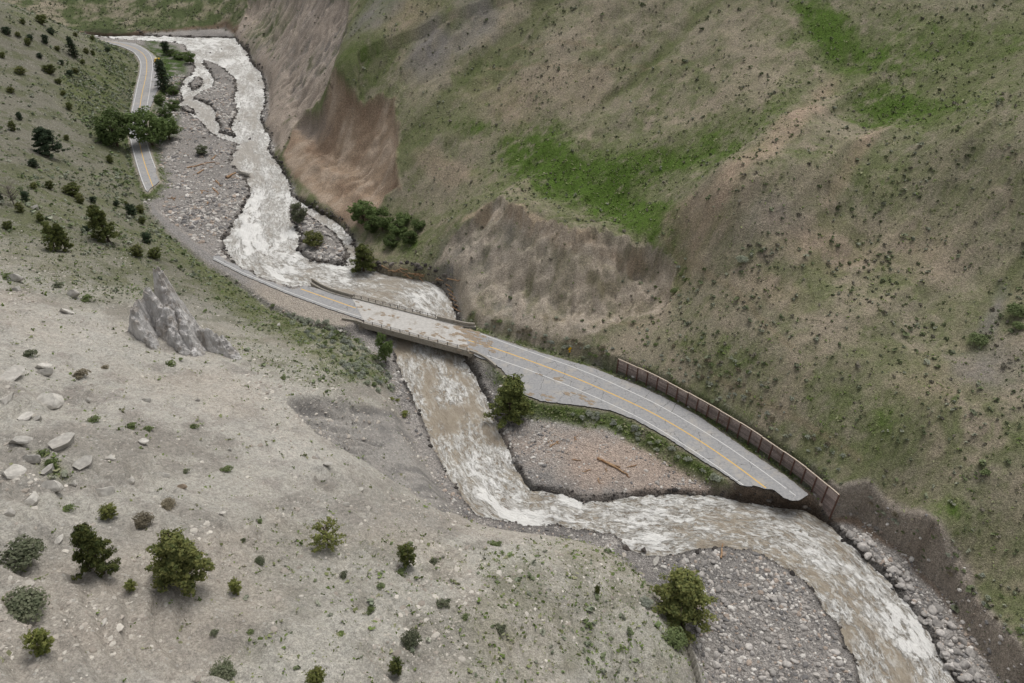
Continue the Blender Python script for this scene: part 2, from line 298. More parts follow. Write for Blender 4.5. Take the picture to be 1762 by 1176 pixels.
for pts, w in (([(150, 60), (225, 95), (235, 120), (215, 230), (245, 330), (205, 300), (170, 250), (130, 200), (95, 150), (110, 110), (165, 110)], .95), ([(0, 10), (60, 25), (160, 60), (130, 70), (0, 60)], .45),
               ([(0, 290), (120, 290), (215, 290), (250, 340), (290, 400), (240, 440), (100, 460), (0, 440)], .45), ([(240, 330), (300, 395), (395, 470), (470, 520), (590, 565), (660, 600), (680, 680), (600, 660), (500, 600), (420, 560), (350, 500), (300, 450), (250, 400)], .8),
               ([(0, 440), (240, 430), (300, 470), (260, 520), (150, 530), (0, 500)], .35), ([(840, 950), (1000, 930), (1090, 975), (1190, 1100), (1200, 1180), (820, 1180), (780, 1080)], .42), ([(330, 560), (450, 580), (620, 660), (600, 690), (480, 650), (380, 610)], .35),
               ([(440, 900), (840, 930), (820, 1176), (330, 1176), (400, 1050)], .16)):
    s = region(pts); green_l = np.maximum(green_l, w*(1-sstep(-4, 4, s+nA*12+nB*4)))
for s, w in (((.5, 1165, 1090, 30, 0, 0, 60), .8), ((.5, 85, 800, 30, 30, 15, -8), .9), ((.4, 1110, 1010, 18, 0, 0, 30), .5)): green_l = np.maximum(green_l, patch(*s)*w)

dLT, dRT = dLT_, dRT_
left = leftside*(dV > -1)
right = (dV > -1)*(1-leftside)
right = np.where((dV > -1) & (dRT < dLT), 1.0, np.where(dV > -1, 0.0, 0)); left = np.where((dV > -1) & (right < .5), 1.0, 0)
nH = fbm(GX, GY, .9, 3, 301)-.5
def L(c): return np.array([((v/255)/12.92 if v/255 < .04045 else ((v/255+.055)/1.055)**2.4) for v in c])
def mix(a, b, k): k = k[..., None]; return a*(1-k)+b*k
def full(c): return np.broadcast_to(L(c), GX.shape+(3,)).copy()
# gravel floor
col = full((140, 137, 133)); col = mix(col, full((158, 154, 149)), np.clip(.5+nA*2.0+nB, 0, 1)); col = mix(col, full((116, 114, 112)), np.clip(nC*1.5+nB*1.6, 0, .8))
pink = patch(.6, 1050, 790, 160, 30, 10, 45); col = mix(col, full((182, 164, 150)), pink*.75)
# pale shale side
cl = full((172, 169, 160)); cl = mix(cl, full((188, 185, 177)), np.clip(.3+nC*1.6+nB*.8, 0, 1)); cl = mix(cl, full((140, 135, 128)), np.clip(nA*2.2+nB*2.0, 0, .8)); 
far_l = sstep(120, 190, GY); cl = mix(cl, full((114, 112, 99)), far_l*.92); cl = mix(cl, full((94, 99, 72)), far_l*np.clip(nA*3+nB*2.2+nC, 0, .7))
cl = mix(cl, full((144, 140, 132)), np.clip((.62-rL)*3+nB*1.2, 0, .6)*(1-far_l))
cl = mix(cl, full((176, 168, 156)), np.clip((fbm(GX, GY, 18, 3, 401)-.5)*2.2, 0, .5)*(1-far_l))
cl = mix(cl, full((112, 117, 82)), np.clip(green_l*(.62+nB*1.6+nH*.8), 0, .95)*np.where(green_l > .7, 1, .7))
cl = mix(cl, full((84, 94, 58)), np.clip((green_l-.6)*2, 0, 1)*np.clip(.5+nB*2, 0, 1))
# olive side
cr = full((146, 139, 121)); cr = mix(cr, full((113, 118, 85)), np.clip(.6+nA*2.6+nC*1.5+nB*1.5+nH, 0, 1)); cr = mix(cr, full((156, 145, 129)), np.clip(nB*2.2+nA*1.4, 0, .85))
cr = mix(cr, full((162, 150, 134)), np.clip((rR-.72)*4+nB*1.5, 0, .55)); cr = mix(cr, full((92, 102, 62)), np.clip((.55-rR)*4+nB, 0, .6))
cr = mix(cr, full((168, 150, 132)), np.clip(bare*(1+nB*1.2), 0, 1)); cr = mix(cr, full((132, 128, 124)), np.clip(grey*(1+nB*1.2), 0, 1))
cr = mix(cr, full((90, 108, 54)), np.clip(lush*1.7*(.85+nB*2.4+nH*1.2), 0, 1)*.9); cr = mix(cr, full((80, 105, 42)), np.clip(lush*2.0-.8+nA*1.6+nB*2.2+nH*1.2, 0, .9))
farr = sstep(430, 480, GY)*(GX < -140); cr = mix(cr, full((84, 94, 62)), farr*np.clip(.6+nA*3+nB*2, 0, 1)); cr = mix(cr, full((120, 104, 90)), farr*(1-sstep(3, 7, dV+nA*8)))
# game trails along the slope
for pts in ([(1140, 405), (1230, 480), (1300, 540), (1365, 600)], [(1230, 650), (1330, 700), (1420, 750), (1480, 790)], [(840, 118), (960, 116), (1100, 112), (1180, 108)], [(870, 85), (1000, 80), (1100, 78)], [(860, 545), (960, 552), (1100, 560)]):
    P = at(*np.array(pts, float).T)[:, :2]; d = pldist(GX, GY, smooth_line(P, 1, 2), False, 8)[0]
    cr = mix(cr, full((142, 130, 108)), (1-sstep(.25, .9, d+nH*.5))*.55)
cr = mix(cr, full((164, 154, 140)), mB*np.clip(.65+nA*2.4+nB*1.6, 0, 1)); cr = mix(cr, full((152, 147, 140)), mB*np.clip(nC*3-.2+nB*1.8, 0, .8)); cr = mix(cr, full((178, 166, 150)), mB*np.clip((rB-.6)*2.2+nB, 0, .6))
RIM = np.array([onz(a, b, c) for a, b, c in bluff_px[2:9]]); dRim = pldist(GX, GY, smooth_line(RIM, 1, 2), False, 12)[0]; cr = mix(cr, full((178, 160, 140)), (1-sstep(.6, 2.2, dRim+nA*2+nB*2))*.7)
cr = mix(cr, full((186, 175, 160)), mB*np.clip(lump*2.5+nB, 0, .6)); cr = mix(cr, full((112, 108, 82)), mB*np.clip(nA*4-.5+nB*2, 0, .7))
cr = mix(cr, full((154, 143, 133)), mC*.9); cr = mix(cr, full((176, 162, 149)), mC*np.clip((rC-.55)*1.5+nB*3+nA, 0, .8)); cr = mix(cr, full((136, 131, 127)), mC*np.clip(nA*3+nC*2+nB*2, 0, .7))
cr = mix(cr, full((84, 100, 56)), mC*np.clip(patch(.7, 455, 55, 24, -34, 22, 12)*.8+nB*.8-.1, 0, .8))
cr = mix(cr, full((184, 171, 158)), mC*np.clip(lump*2.2, 0, .6)); cr = mix(cr, full((96, 102, 68)), mC*np.clip(nA*4-.7+nB*2, 0, .7))
cr = mix(cr, full((156, 138, 119)), mS); cr = mix(cr, full((176, 160, 143)), mS*np.clip((rS-.58)*1.8+nA*2.5+nB*2, 0, .85)); cr = mix(cr, full((138, 117, 99)), mS*np.clip(.1-nA*3, 0, .7)); 
cr = mix(cr, full((150, 142, 134)), mS*patch(.5, 535, 220, 18, -45, 14, 14)*.7)
clf = mix(cl, full((154, 151, 146)), mF*.9); clf = mix(clf, full((124, 122, 119)), mF*np.clip((.66-rF)*3+nB, 0, .85)); cl = clf
hk = sstep(-.5, 2.0, dV+wob*2)[..., None]
col = col*(1-hk) + (cl*left[..., None]+cr*right[..., None])*hk
# road verges: grass; dusty pull-outs and the track
verge = np.clip(1-sstep(.5, 5.5, np.minimum(dRn, dRf)+wob*3), 0, 1)*(dV < 1.5)*sstep(-1, 1.5, dW-2.5)
verge = verge*(1-sstep(-2, 2, 1.5-np.abs(dRn)) * 0)
col = mix(col, full((84, 98, 50)), verge*np.clip(.75+nB*1.8, 0, 1)); veg_v = verge
strip = region([(900, 690), (1000, 705), (1090, 725), (1180, 780), (1262, 838), (1235, 835), (1150, 790), (1060, 745), (950, 722), (890, 715), (850, 700)]); strip = 1-sstep(-1, 1.5, strip+nB*3)
col = mix(col, full((84, 100, 50)), strip*np.clip(.85+nB*1.6, 0, 1))
rb = region([(250, 70), (300, 80), (320, 100), (318, 140), (306, 165), (306, 190), (300, 235), (265, 250), (255, 215), (258, 190), (275, 150), (270, 110)]); rbm = 1-sstep(-1, 3, rb+nB*5)
col = mix(col, full((72, 92, 48)), rbm*np.clip(.75+nB*3, 0, 1)*(dV < 3))
dusty = 1-sstep(-.2, 1.0, np.minimum(dTr, np.minimum(dRa, dRf-.4))+nB*.8)
col = mix(col, full((168, 160, 149)), dusty*.95); col = mix(col, full((146, 144, 142)), (1-sstep(-.2, .8, dTr))*sstep(-72, -85, GX)*.9)
mudp = 1-sstep(-.3, .8, dRn-.4+nB*.8); col = mix(col, full((132, 124, 112)), mudp*.8)
# cut bank right of the washed-out end: dark brown earth; wet stones at the waterline
cutb = region([(1262, 838), (1290, 834), (1350, 850), (1400, 850), (1440, 880), (1470, 872), (1560, 930), (1640, 1005), (1700, 1090), (1762, 1160), (1762, 1176), (1690, 1130), (1620, 1030), (1540, 945), (1470, 905), (1430, 900), (1300, 868), (1250, 858)])
cutm = 1-sstep(-.6, .8, cutb+nB*1.5); col = mix(col, full((122, 108, 95)), cutm*.95); col = mix(col, full((92, 80, 70)), cutm*np.clip(nB*3, 0, .8))
cut2 = (1-sstep(1.5, 2.5, dV+nA*2.5+nB*1.5))*sstep(-1.2, -.2, dV)*sstep(59, 63, GX)*(GY < 107); col = mix(col, full((162, 153, 142)), cut2); col = mix(col, full((128, 118, 108)), cut2*np.clip(nB*3+nH, 0, .7)); gravk = 1-cut2
wet = (1-sstep(.4, 1.7, dWn+nB*.8))*(1-sstep(-.3, 1.2, H-ZW-1.6)); col = mix(col, col*.3, wet*.92*np.clip(.75+nA*2.2+nC*2, .15, 1))
below = 1-sstep(-.9, -.2, H-ZW); col = mix(col, full((80, 72, 62)), below)
vegm = np.clip(np.maximum.reduce([lush*1.2*right, green_l*left, verge, strip, rbm*(dV < 3), right*.35*(1-np.maximum.reduce([mB*.6, mC*.8, mS]))]), 0, 1)*(1-wet)
gravm = np.clip((1-hk[..., 0])*(1-verge)*(1-strip)*gravk, 0, 1)
stonem = np.clip(left*(1-green_l)*hk[..., 0], 0, 1)

# ------------------------------------------------------------------ mesh + material helpers
def mesh_from(name, V, F, mats=(), smooth=False, idx=None):
    """V (n,3); F (m,3|4) int array, or a list of them"""
    me = bpy.data.meshes.new(name); Fs = [f for f in (F if isinstance(F, list) else [F]) if len(f)]
    V = np.asarray(V, np.float32); me.vertices.add(len(V)); me.vertices.foreach_set('co', V.ravel())
    loops = np.concatenate([np.asarray(f, np.int32).ravel() for f in Fs]); cnt = np.concatenate([np.full(len(f), f.shape[1], np.int32) for f in Fs])
    me.loops.add(len(loops)); me.loops.foreach_set('vertex_index', loops)
    me.polygons.add(len(cnt)); me.polygons.foreach_set('loop_start', np.r_[0, np.cumsum(cnt)[:-1]].astype(np.int32))
    try: me.polygons.foreach_set('loop_total', cnt)
    except Exception: pass
    me.update(calc_edges=True); me.validate()
    me.polygons.foreach_set('use_smooth', np.full(len(cnt), bool(smooth)))
    for m in mats: me.materials.append(m)
    if idx is not None: me.polygons.foreach_set('material_index', np.asarray(idx, np.int32))
    return me
def color_attr(me, arr, name='Col'):
    a = me.color_attributes.new(name, 'FLOAT_COLOR', 'POINT'); c = np.ones((len(arr), 4), np.float32); c[:, :3] = arr; a.data.foreach_set('color', c.ravel())
def float_attr(me, arr, name):
    a = me.attributes.new(name, 'FLOAT', 'POINT'); a.data.foreach_set('value', np.asarray(arr, np.float32).ravel())
def obj(name, me, parent=None, loc=None, rotz=0, scale=None):
    o = bpy.data.objects.new(name, me); C.objects.link(o)
    if parent: o.parent = parent
    if loc is not None: o.location = loc
    if rotz: o.rotation_euler = (0, 0, rotz)
    if scale is not None: o.scale = scale if hasattr(scale, '__len__') else (scale,)*3
    return o
def tag(o, label, cat, group=None):
    o['label'] = label; o['category'] = cat
    if group: o['group'] = group
    return o
def kind(o, k, label=None, cat=None):
    o['kind'] = k
    if label: o['label'] = label; o['category'] = cat
    return o
class N:
    """tiny node builder"""
    def __init__(s, name):
        s.m = bpy.data.materials.new(name); s.m.use_nodes = True; s.t = s.m.node_tree; s.b = s.t.nodes['Principled BSDF']
    def n(s, ty, **kw):
        x = s.t.nodes.new('ShaderNode'+ty)
        for k, v in kw.items():
            if k == 'inp':
                for a, b in v.items():
                    if hasattr(b, 'is_output'): s.t.links.new(b, x.inputs[a])
                    else: x.inputs[a].default_value = b
            else: setattr(x, k, v)
        return x
    def noise(s, vec, scale, detail=4, rough=.55, dist=0.0, out='Fac'):
        return s.n('TexNoise', inp={'Vector': vec, 'Scale': scale, 'Detail': detail, 'Roughness': rough, 'Distortion': dist}).outputs[out]
    def math(s, op, a, b=0.0, c=0.0, clamp=False):
        x = s.n('Math', operation=op, use_clamp=clamp)
        for i, v in enumerate((a, b, c)):
            if hasattr(v, 'is_output'): s.t.links.new(v, x.inputs[i])
            else: x.inputs[i].default_value = v
        return x.outputs[0]
    def ramp(s, f, a, b, smooth=True):
        x = s.n('MapRange', interpolation_type='SMOOTHSTEP' if smooth else 'LINEAR', inp={'Value': f, 'From Min': a, 'From Max': b}); return x.outputs[0]
    def mix(s, f, a, b, blend='MIX'):
        x = s.n('Mix', data_type='RGBA', blend_type=blend)
        for k, v in ((0, f), (6, a), (7, b)):
            if hasattr(v, 'is_output'): s.t.links.new(v, x.inputs[k])
            else: x.inputs[k].default_value = v if not isinstance(v, (tuple, list, np.ndarray)) else (*v[:3], 1)
        return x.outputs[2]
    def pos(s): return s.n('NewGeometry').outputs['Position']
    def objco(s): return s.n('TexCoord').outputs['Object']
    def attr(s, nm, out='Fac'): return s.n('Attribute', attribute_name=nm).outputs[out]
    def bump(s, h, strength=.5, dist=.1):
        x = s.n('Bump', inp={'Height': h, 'Strength': strength, 'Distance': dist}); s.t.links.new(x.outputs[0], s.b.inputs['Normal'])
    def fin(s, colr, rough=.9, spec=.2, metal=0.0):
        for k, v in (('Base Color', colr), ('Roughness', rough), ('Specular IOR Level', spec), ('Metallic', metal)):
            if hasattr(v, 'is_output'): s.t.links.new(v, s.b.inputs[k])
            else: s.b.inputs[k].default_value = v if not isinstance(v, (tuple, list, np.ndarray)) else (*v[:3], 1)
        return s.m

def m_ground():
    k = N('ground_soil'); p = k.pos(); c = k.attr('Col', 'Color'); veg = k.attr('veg'); gra = k.attr('grav'); sto = k.attr('stone')
    n1 = k.noise(p, 1.6, 8, .68); n2 = k.noise(p, 6.0, 4, .6); n3 = k.noise(p, .35, 5, .6)
    v = k.math('MULTIPLY_ADD', n1, 1.5, .25); c = k.mix(1.0, c, k.mix(1.0, v, (1, 1, 1), 'MULTIPLY'), 'MULTIPLY')
    c = k.mix(1.0, c, k.n('CombineColor', inp={0: k.math('MULTIPLY_ADD', n3, .3, .86), 1: k.math('MULTIPLY_ADD', n3, .24, .88), 2: k.math('MULTIPLY_ADD', n3, .2, .9)}).outputs[0], 'MULTIPLY')
    # pebbles and scattered chips
    vo = k.n('TexVoronoi', inp={'Vector': p, 'Scale': 2.3, 'Randomness': 1.0}); vd = vo.outputs['Distance']; vc = vo.outputs['Color']
    val = k.n('SeparateColor', inp={0: vc}).outputs[0]
    peb = k.math('MULTIPLY', k.ramp(vd, .42, .22), gra)
    c = k.mix(k.math('MULTIPLY', peb, .55), c, k.mix(1.0, c, k.mix(val, (.45, .45, .46), (1.75, 1.72, 1.7)), 'MULTIPLY'))
    vo2 = k.n('TexVoronoi', inp={'Vector': p, 'Scale': 1.15, 'Randomness': 1.0}); val2 = k.n('SeparateColor', inp={0: vo2.outputs['Color']}).outputs[1]
    chip = k.math('MULTIPLY', k.math('MULTIPLY', k.ramp(vo2.outputs['Distance'], .26, .16), k.ramp(val2, .55, .6)), sto)
    c = k.mix(k.math('MULTIPLY', chip, .6), c, (.52, .5, .46))
    # small dark and green flecks of ground plants
    g = k.ramp(k.noise(p, 2.6, 5, .7), .53, .60); gf = k.math('MULTIPLY', g, veg)
    c = k.mix(k.math('MULTIPLY', gf, .65), c, k.mix(k.noise(p, .5, 2), (.05, .085, .02), (.11, .125, .05)))
    dk = k.ramp(k.noise(p, 3.1, 5, .75), .57, .66); c = k.mix(k.math('MULTIPLY', dk, .42), c, (.06, .055, .045))
    sp = k.ramp(k.noise(p, 4.5, 3, .75), .38, .62); c = k.mix(1.0, c, k.mix(sto, k.mix(sp, (.66, .66, .66), (1.27, 1.26, 1.25)), k.mix(sp, (.82, .82, .82), (1.14, 1.135, 1.13))), 'MULTIPLY')
    h = k.math('ADD', k.math('MULTIPLY', n1, .6), k.math('MULTIPLY', n2, .3)); h = k.math('SUBTRACT', h, k.math('MULTIPLY', k.math('MULTIPLY', vd, gra), .5))
    k.bump(h, .95, .6); return k.fin(c, .95, .1)
M = {'ground': m_ground()}
def m_water():
    k = N('muddy_water'); uv = k.n('UVMap', uv_map='flow').outputs[0]; rp = k.attr('rapid')
    wv = k.noise(uv, .35, 3, .5, 0, 'Color'); off = k.n('VectorMath', operation='MULTIPLY_ADD', inp={0: wv, 1: (1.6, 1.6, 0), 2: uv}).outputs[0]
    big = k.noise(uv, .12, 4, .55); med = k.noise(off, .38, 10, .70, .25); fine = k.noise(uv, 3.0, 6, .72); med2 = k.noise(off, 1.0, 7, .68, .4)
    brk = k.noise(off, .9, 4, .6)
    rid = k.math('SUBTRACT', 1.0, k.math('ABSOLUTE', k.math('MULTIPLY_ADD', med, 2.0, -1.0))); rid2 = k.math('SUBTRACT', 1.0, k.math('ABSOLUTE', k.math('MULTIPLY_ADD', med2, 2.0, -1.0)))
    lev = k.math('ADD', k.math('MULTIPLY_ADD', rp, .70, k.math('MULTIPLY', k.attr('chalk'), .08)), k.math('MULTIPLY_ADD', big, 3.2, -1.55))          # how broken the water is here
    lines = k.math('MULTIPLY', k.math('MULTIPLY', k.ramp(rid, .85, .97), k.ramp(brk, .38, .55)), k.ramp(lev, -.15, .35))
    lines2 = k.math('MULTIPLY', k.ramp(rid2, .84, .98), k.ramp(lev, .05, .6))
    thr = k.math('MULTIPLY_ADD', lev, -.20, .612)
    wash = k.ramp(k.math('SUBTRACT', k.math('ADD', k.math('MULTIPLY', med, .62), k.math('MULTIPLY', med2, .38)), thr), -.012, .055)
    foam = k.math('MAXIMUM', k.math('MAXIMUM', k.math('MULTIPLY', lines, .95), k.math('MULTIPLY', lines2, .7)), wash, clamp=True)
    foam = k.math('MULTIPLY', foam, k.ramp(fine, .05, .46), clamp=True)
    silt = k.mix(k.ramp(k.noise(uv, .3, 6, .65), .3, .7), (.262, .216, .160), (.37, .318, .245)); silt = k.mix(k.math('MULTIPLY', k.ramp(fine, .45, .75), .45), silt, (.45, .41, .34)); silt = k.mix(k.math('MULTIPLY', k.ramp(med2, .54, .70), .35), silt, (.16, .13, .097))
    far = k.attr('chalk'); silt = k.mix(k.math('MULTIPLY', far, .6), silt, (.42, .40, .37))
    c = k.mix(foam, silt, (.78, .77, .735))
    h = k.math('ADD', k.math('MULTIPLY', med, .8), k.math('ADD', k.math('MULTIPLY', fine, .22), k.math('ADD', k.math('MULTIPLY', med2, .35), k.math('MULTIPLY', foam, .25))))
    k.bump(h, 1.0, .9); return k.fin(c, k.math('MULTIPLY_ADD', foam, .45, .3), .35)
M['water'] = m_water()
def m_simple(name, c1, c2, scale=3.0, rough=.85, spec=.25, bump=.3, bd=.03, detail=6, metal=0.0, stain=None, objspace=False, rnd=0.0):
    k = N(name); p = k.objco() if objspace else k.pos(); n = k.noise(p, scale, detail, .65)
    c = k.mix(k.ramp(n, .3, .7), c1, c2)
    if stain is not None: c = k.mix(k.math('MULTIPLY', k.ramp(k.noise(p, scale*.23, 5, .7), .52, .66), stain[3] if len(stain) > 3 else .7), c, stain[:3])
    if rnd:
        r = k.n('ObjectInfo').outputs['Random']; v = k.math('MULTIPLY_ADD', r, rnd, 1-rnd/2); c = k.mix(1.0, c, k.mix(1.0, v, (1, 1, 1), 'MULTIPLY'), 'MULTIPLY')
    if bump: k.bump(n, bump, bd)
    return k.fin(c, rough, spec, metal)
def m_asphalt():
    k = N('asphalt'); p = k.pos(); n = k.noise(p, 1.7, 8, .65); c = k.mix(k.ramp(n, .3, .7), L((142, 142, 143)), L((164, 163, 162)))
    c = k.mix(k.math('MULTIPLY', k.ramp(k.noise(p, .22, 5, .7), .5, .66), .6), c, L((176, 170, 161)))                  # dust
    c = k.mix(k.math('MULTIPLY', k.ramp(k.noise(p, .5, 6, .75), .60, .70), .5), c, L((112, 108, 104)))                 # damp and oil stains
    w = k.n('VectorMath', operation='MULTIPLY_ADD', inp={0: k.noise(p, .8, 4, .6, 0, 'Color'), 1: (1.6, 1.6, 0), 2: p}).outputs[0]
    e = k.n('TexVoronoi', feature='DISTANCE_TO_EDGE', inp={'Vector': w, 'Scale': .19}).outputs['Distance']
    cr_ = k.math('MULTIPLY', k.ramp(e, .013, .004), k.ramp(k.noise(p, .3, 3), .42, .55)); c = k.mix(k.math('MULTIPLY', cr_, .75), c, L((84, 82, 80)))  # cracks
    k.bump(n, .15, .01); return k.fin(c, .9, .2)
M['asphalt'] = m_asphalt()
M['asphalt_edge'] = m_simple('asphalt_edge', (.03, .03, .03), (.07, .065, .06), 5)
M['concrete'] = m_simple('concrete', L((150, 144, 134)), L((172, 166, 156)), 2.2, .9, .2, .2, .01, 8, stain=(*L((120, 110, 98)), .6))
M['deck'] = m_simple('deck_concrete', L((176, 173, 168)), L((196, 193, 188)), 1.2, .9, .2, .12, .01, 8, stain=(*L((140, 128, 112)), .55))
M['white_line'] = m_simple('white_line_paint', L((205, 205, 202)), L((230, 229, 226)), 6, .8, .2, 0)
M['yellow_line'] = m_simple('yellow_line_paint', L((214, 172, 92)), L((226, 188, 112)), 4, .8, .2, 0)
M['steel'] = m_simple('dark_steel', (.045, .04, .037), (.085, .07, .06), 6, .6, .4, .1)
M['slat'] = m_simple('weathered_slat', L((134, 120, 116)), L((162, 148, 142)), 2.0, .7, .35, .2, .01, 6, stain=(*L((116, 92, 80)), .7), rnd=.5)
M['rust'] = m_simple('rusty_post', L((86, 62, 54)), L((116, 88, 77)), 3, .8, .3, .2)
M['cap'] = m_simple('pale_cap', L((176, 160, 146)), L((206, 192, 176)), 3, .8, .3, .1)
M['yellow'] = m_simple('yellow_paint', L((222, 170, 20)), L((236, 190, 40)), 5, .5, .4, 0)
M['mud'] = m_simple('dried_mud', L((134, 120, 104)), L((164, 150, 132)), 2.5, .95, .1, .5, .05)
M['rock'] = m_simple('grey_rock', L((160, 156, 149)), L((198, 194, 186)), 1.3, .92, .15, .7, .12, 8, stain=(*L((176, 170, 162)), .6), objspace=False, rnd=.4)
M['cobble'] = m_simple('river_stone', L((142, 138, 135)), L((184, 179, 173)), 2.0, .85, .25, .3, .03, 5, rnd=.7)
M['darkrock'] = m_simple('wet_rock', L((66, 60, 56)), L((98, 90, 84)), 2.0, .5, .4, .4, .05)
M['bark'] = m_simple('bark', (.07, .05, .035), (.14, .11, .085), 5, .95, .1, .5, .03)
M['wood'] = m_simple('driftwood', L((148, 118, 88)), L((176, 150, 122)), 3, .9, .15, .3, .02, stain=(*L((130, 84, 52)), .7))
M['grey_twig'] = m_simple('grey_twigs', L((104, 98, 92)), L((132, 124, 116)), 3, .95, .1, 0)

def m_leaf(name, a, b, c3=None):
    k = N(name); r = k.n('ObjectInfo').outputs['Random']; p = k.pos(); n = k.noise(p, 1.8, 3, .6)
    c = k.mix(k.ramp(n, .3, .7), L(a), L(b)); v = k.math('MULTIPLY_ADD', r, .5, .75); c = k.mix(1.0, c, k.mix(1.0, v, (1, 1, 1), 'MULTIPLY'), 'MULTIPLY')
    if c3: c = k.mix(k.math('MULTIPLY', r, .7), c, L(c3))
    m = k.fin(c, .8, .15); k.b.inputs['Subsurface Weight'].default_value = 0
    tr = k.n('BsdfTranslucent', inp={'Color': c}); mx = k.n('MixShader', inp={0: .35, 1: k.b.outputs[0], 2: tr.outputs[0]}); k.t.links.new(mx.outputs[0], k.t.nodes['Material Output'].inputs[0])
    return m
M['sage'] = m_leaf('sage_leaves', (164, 170, 156), (190, 193, 182), (152, 158, 130))
M['green_bush'] = m_leaf('green_shrub_leaves', (106, 122, 76), (136, 148, 98), (122, 132, 98))
M['brown_bush'] = m_leaf('dry_shrub_twigs', (124, 117, 98), (152, 143, 124))
M['dark_bush'] = m_leaf('dark_shrub_leaves', (98, 106, 82), (126, 128, 106))
M['pine'] = m_leaf('pine_needles', (92, 102, 62), (138, 138, 84))
M['juniper'] = m_leaf('juniper_leaves', (82, 94, 56), (124, 128, 74))
M['yellow_pine'] = m_leaf('yellow_green_needles', (118, 128, 72), (158, 160, 96))
M['broadleaf'] = m_leaf('broad_leaves', (82, 100, 60), (112, 127, 78))
M['spruce'] = m_leaf('spruce_needles', (58, 74, 58), (84, 98, 72))
def m_vcol(name, rough=.9, spec=.1, bump=0.0):
    k = N(name); c = k.attr('Col', 'Color'); n = k.noise(k.pos(), 4.0, 4); c = k.mix(1.0, c, k.mix(1.0, k.math('MULTIPLY_ADD', n, .7, .65), (1, 1, 1), 'MULTIPLY'), 'MULTIPLY')
    return k.fin(c, rough, spec)
M['vleaf'] = m_vcol('ground_cover_leaves'); M['vstone'] = m_vcol('loose_stone', .85, .25)

# ------------------------------------------------------------------ the ground
nr, nc = GX.shape
ii = np.arange(nr*nc).reshape(nr, nc)
quads = np.stack([ii[:-1, :-1], ii[:-1, 1:], ii[1:, 1:], ii[1:, :-1]], -1).reshape(-1, 4)
V = np.stack([GX, GY, H], -1).reshape(-1, 3)
me = mesh_from('ground', V, quads, [M['ground']], True)
color_attr(me, np.clip(col, 0, 1).reshape(-1, 3)); float_attr(me, vegm, 'veg'); float_attr(me, gravm, 'grav'); float_attr(me, stonem, 'stone')
kind(obj('ground', me), 'structure')

# ------------------------------------------------------------------ the river
sub_y = np.arange(0, nr); 
dF, sF_, tF = pldist(GX, GY, FLOW, False, 90)
tF = tF*dF
def blur(A, r=5, it=3):
    for _ in range(it):
        for ax in (0, 1):
            P_ = np.pad(A, [(r+1, r) if k == ax else (0, 0) for k in (0, 1)], mode='edge'); c = np.cumsum(P_, axis=ax)
            A = (np.take(c, np.arange(2*r+1, c.shape[ax]), ax)-np.take(c, np.arange(0, c.shape[ax]-2*r-1), ax))/(2*r+1)
    return A
sF_ = blur(sF_); tF = blur(tF, 3, 2)
wm = dWn < 1.6
fm = wm[:-1, :-1] | wm[:-1, 1:] | wm[1:, 1:] | wm[1:, :-1]
rapid = np.zeros(GX.shape)
for (x, y, a, w) in ((440, 400, 22, 1.0), (420, 110, 30, .85), (435, 170, 22, .75), (450, 230, 15, .6), (470, 330, 16, .8), (480, 460, 14, .95), (560, 480, 12, .8), (735, 510, 8, .9), (850, 800, 10, .55), (870, 870, 11, .75), (970, 880, 10, .55), (1100, 905, 12, .85), (1180, 890, 10, .7), (1240, 890, 9, .5),
                     (1400, 920, 8, .6), (1460, 980, 9, .65), (1520, 1060, 9, .65), (1560, 1130, 9, .6), (250, 65, 40, .9), (340, 75, 30, .9), (330, 140, 14, .8), (385, 235, 12, .7), (590, 400, 8, .8), (740, 620, 9, .5), (765, 690, 9, .5), (800, 740, 9, .55), (1330, 905, 9, .55)):
    q = onz(x, y, ZW); rapid = np.maximum(rapid, w*np.exp(-((GX-q[0])**2+(GY-q[1])**2)/(a*a)))
rapid = np.clip(rapid+.12*(1-sstep(0, 4, -dW)), 0, 1)
u_, v_ = sF_, tF
w1 = fbm(u_*.8, v_, 3.2, 4, 501)-.5; w2 = ridged(u_*.9+w1*4, v_*1.1, 4.5, 3, 511)-.55; w3 = fbm(u_, v_, 1.0, 2, 521)-.5
w4 = ridged(u_*.55+w1*3, v_*.6, 6.5, 2, 531)-.5; WZ = ZW + (.3+.9*rapid)*(w1*.8+w2*.75+w4*.9)+w3*.2
used = np.unique(quads.reshape(nr-1, nc-1, 4)[fm].ravel()); remap = -np.ones(nr*nc, int); remap[used] = np.arange(len(used))
wq = remap[quads.reshape(nr-1, nc-1, 4)[fm]]
wme = mesh_from('river', np.stack([GX, GY, WZ], -1).reshape(-1, 3)[used], wq, [M['water']], True)
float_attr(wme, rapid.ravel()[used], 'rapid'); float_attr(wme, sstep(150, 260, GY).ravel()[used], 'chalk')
uvl = wme.uv_layers.new(name='flow'); uvv = np.stack([sF_*.48, tF*1.1], -1).reshape(-1, 2)[used]
uvl.data.foreach_set('uv', uvv[wq.ravel()].astype(np.float32).ravel())
kind(obj('river', wme), 'structure')

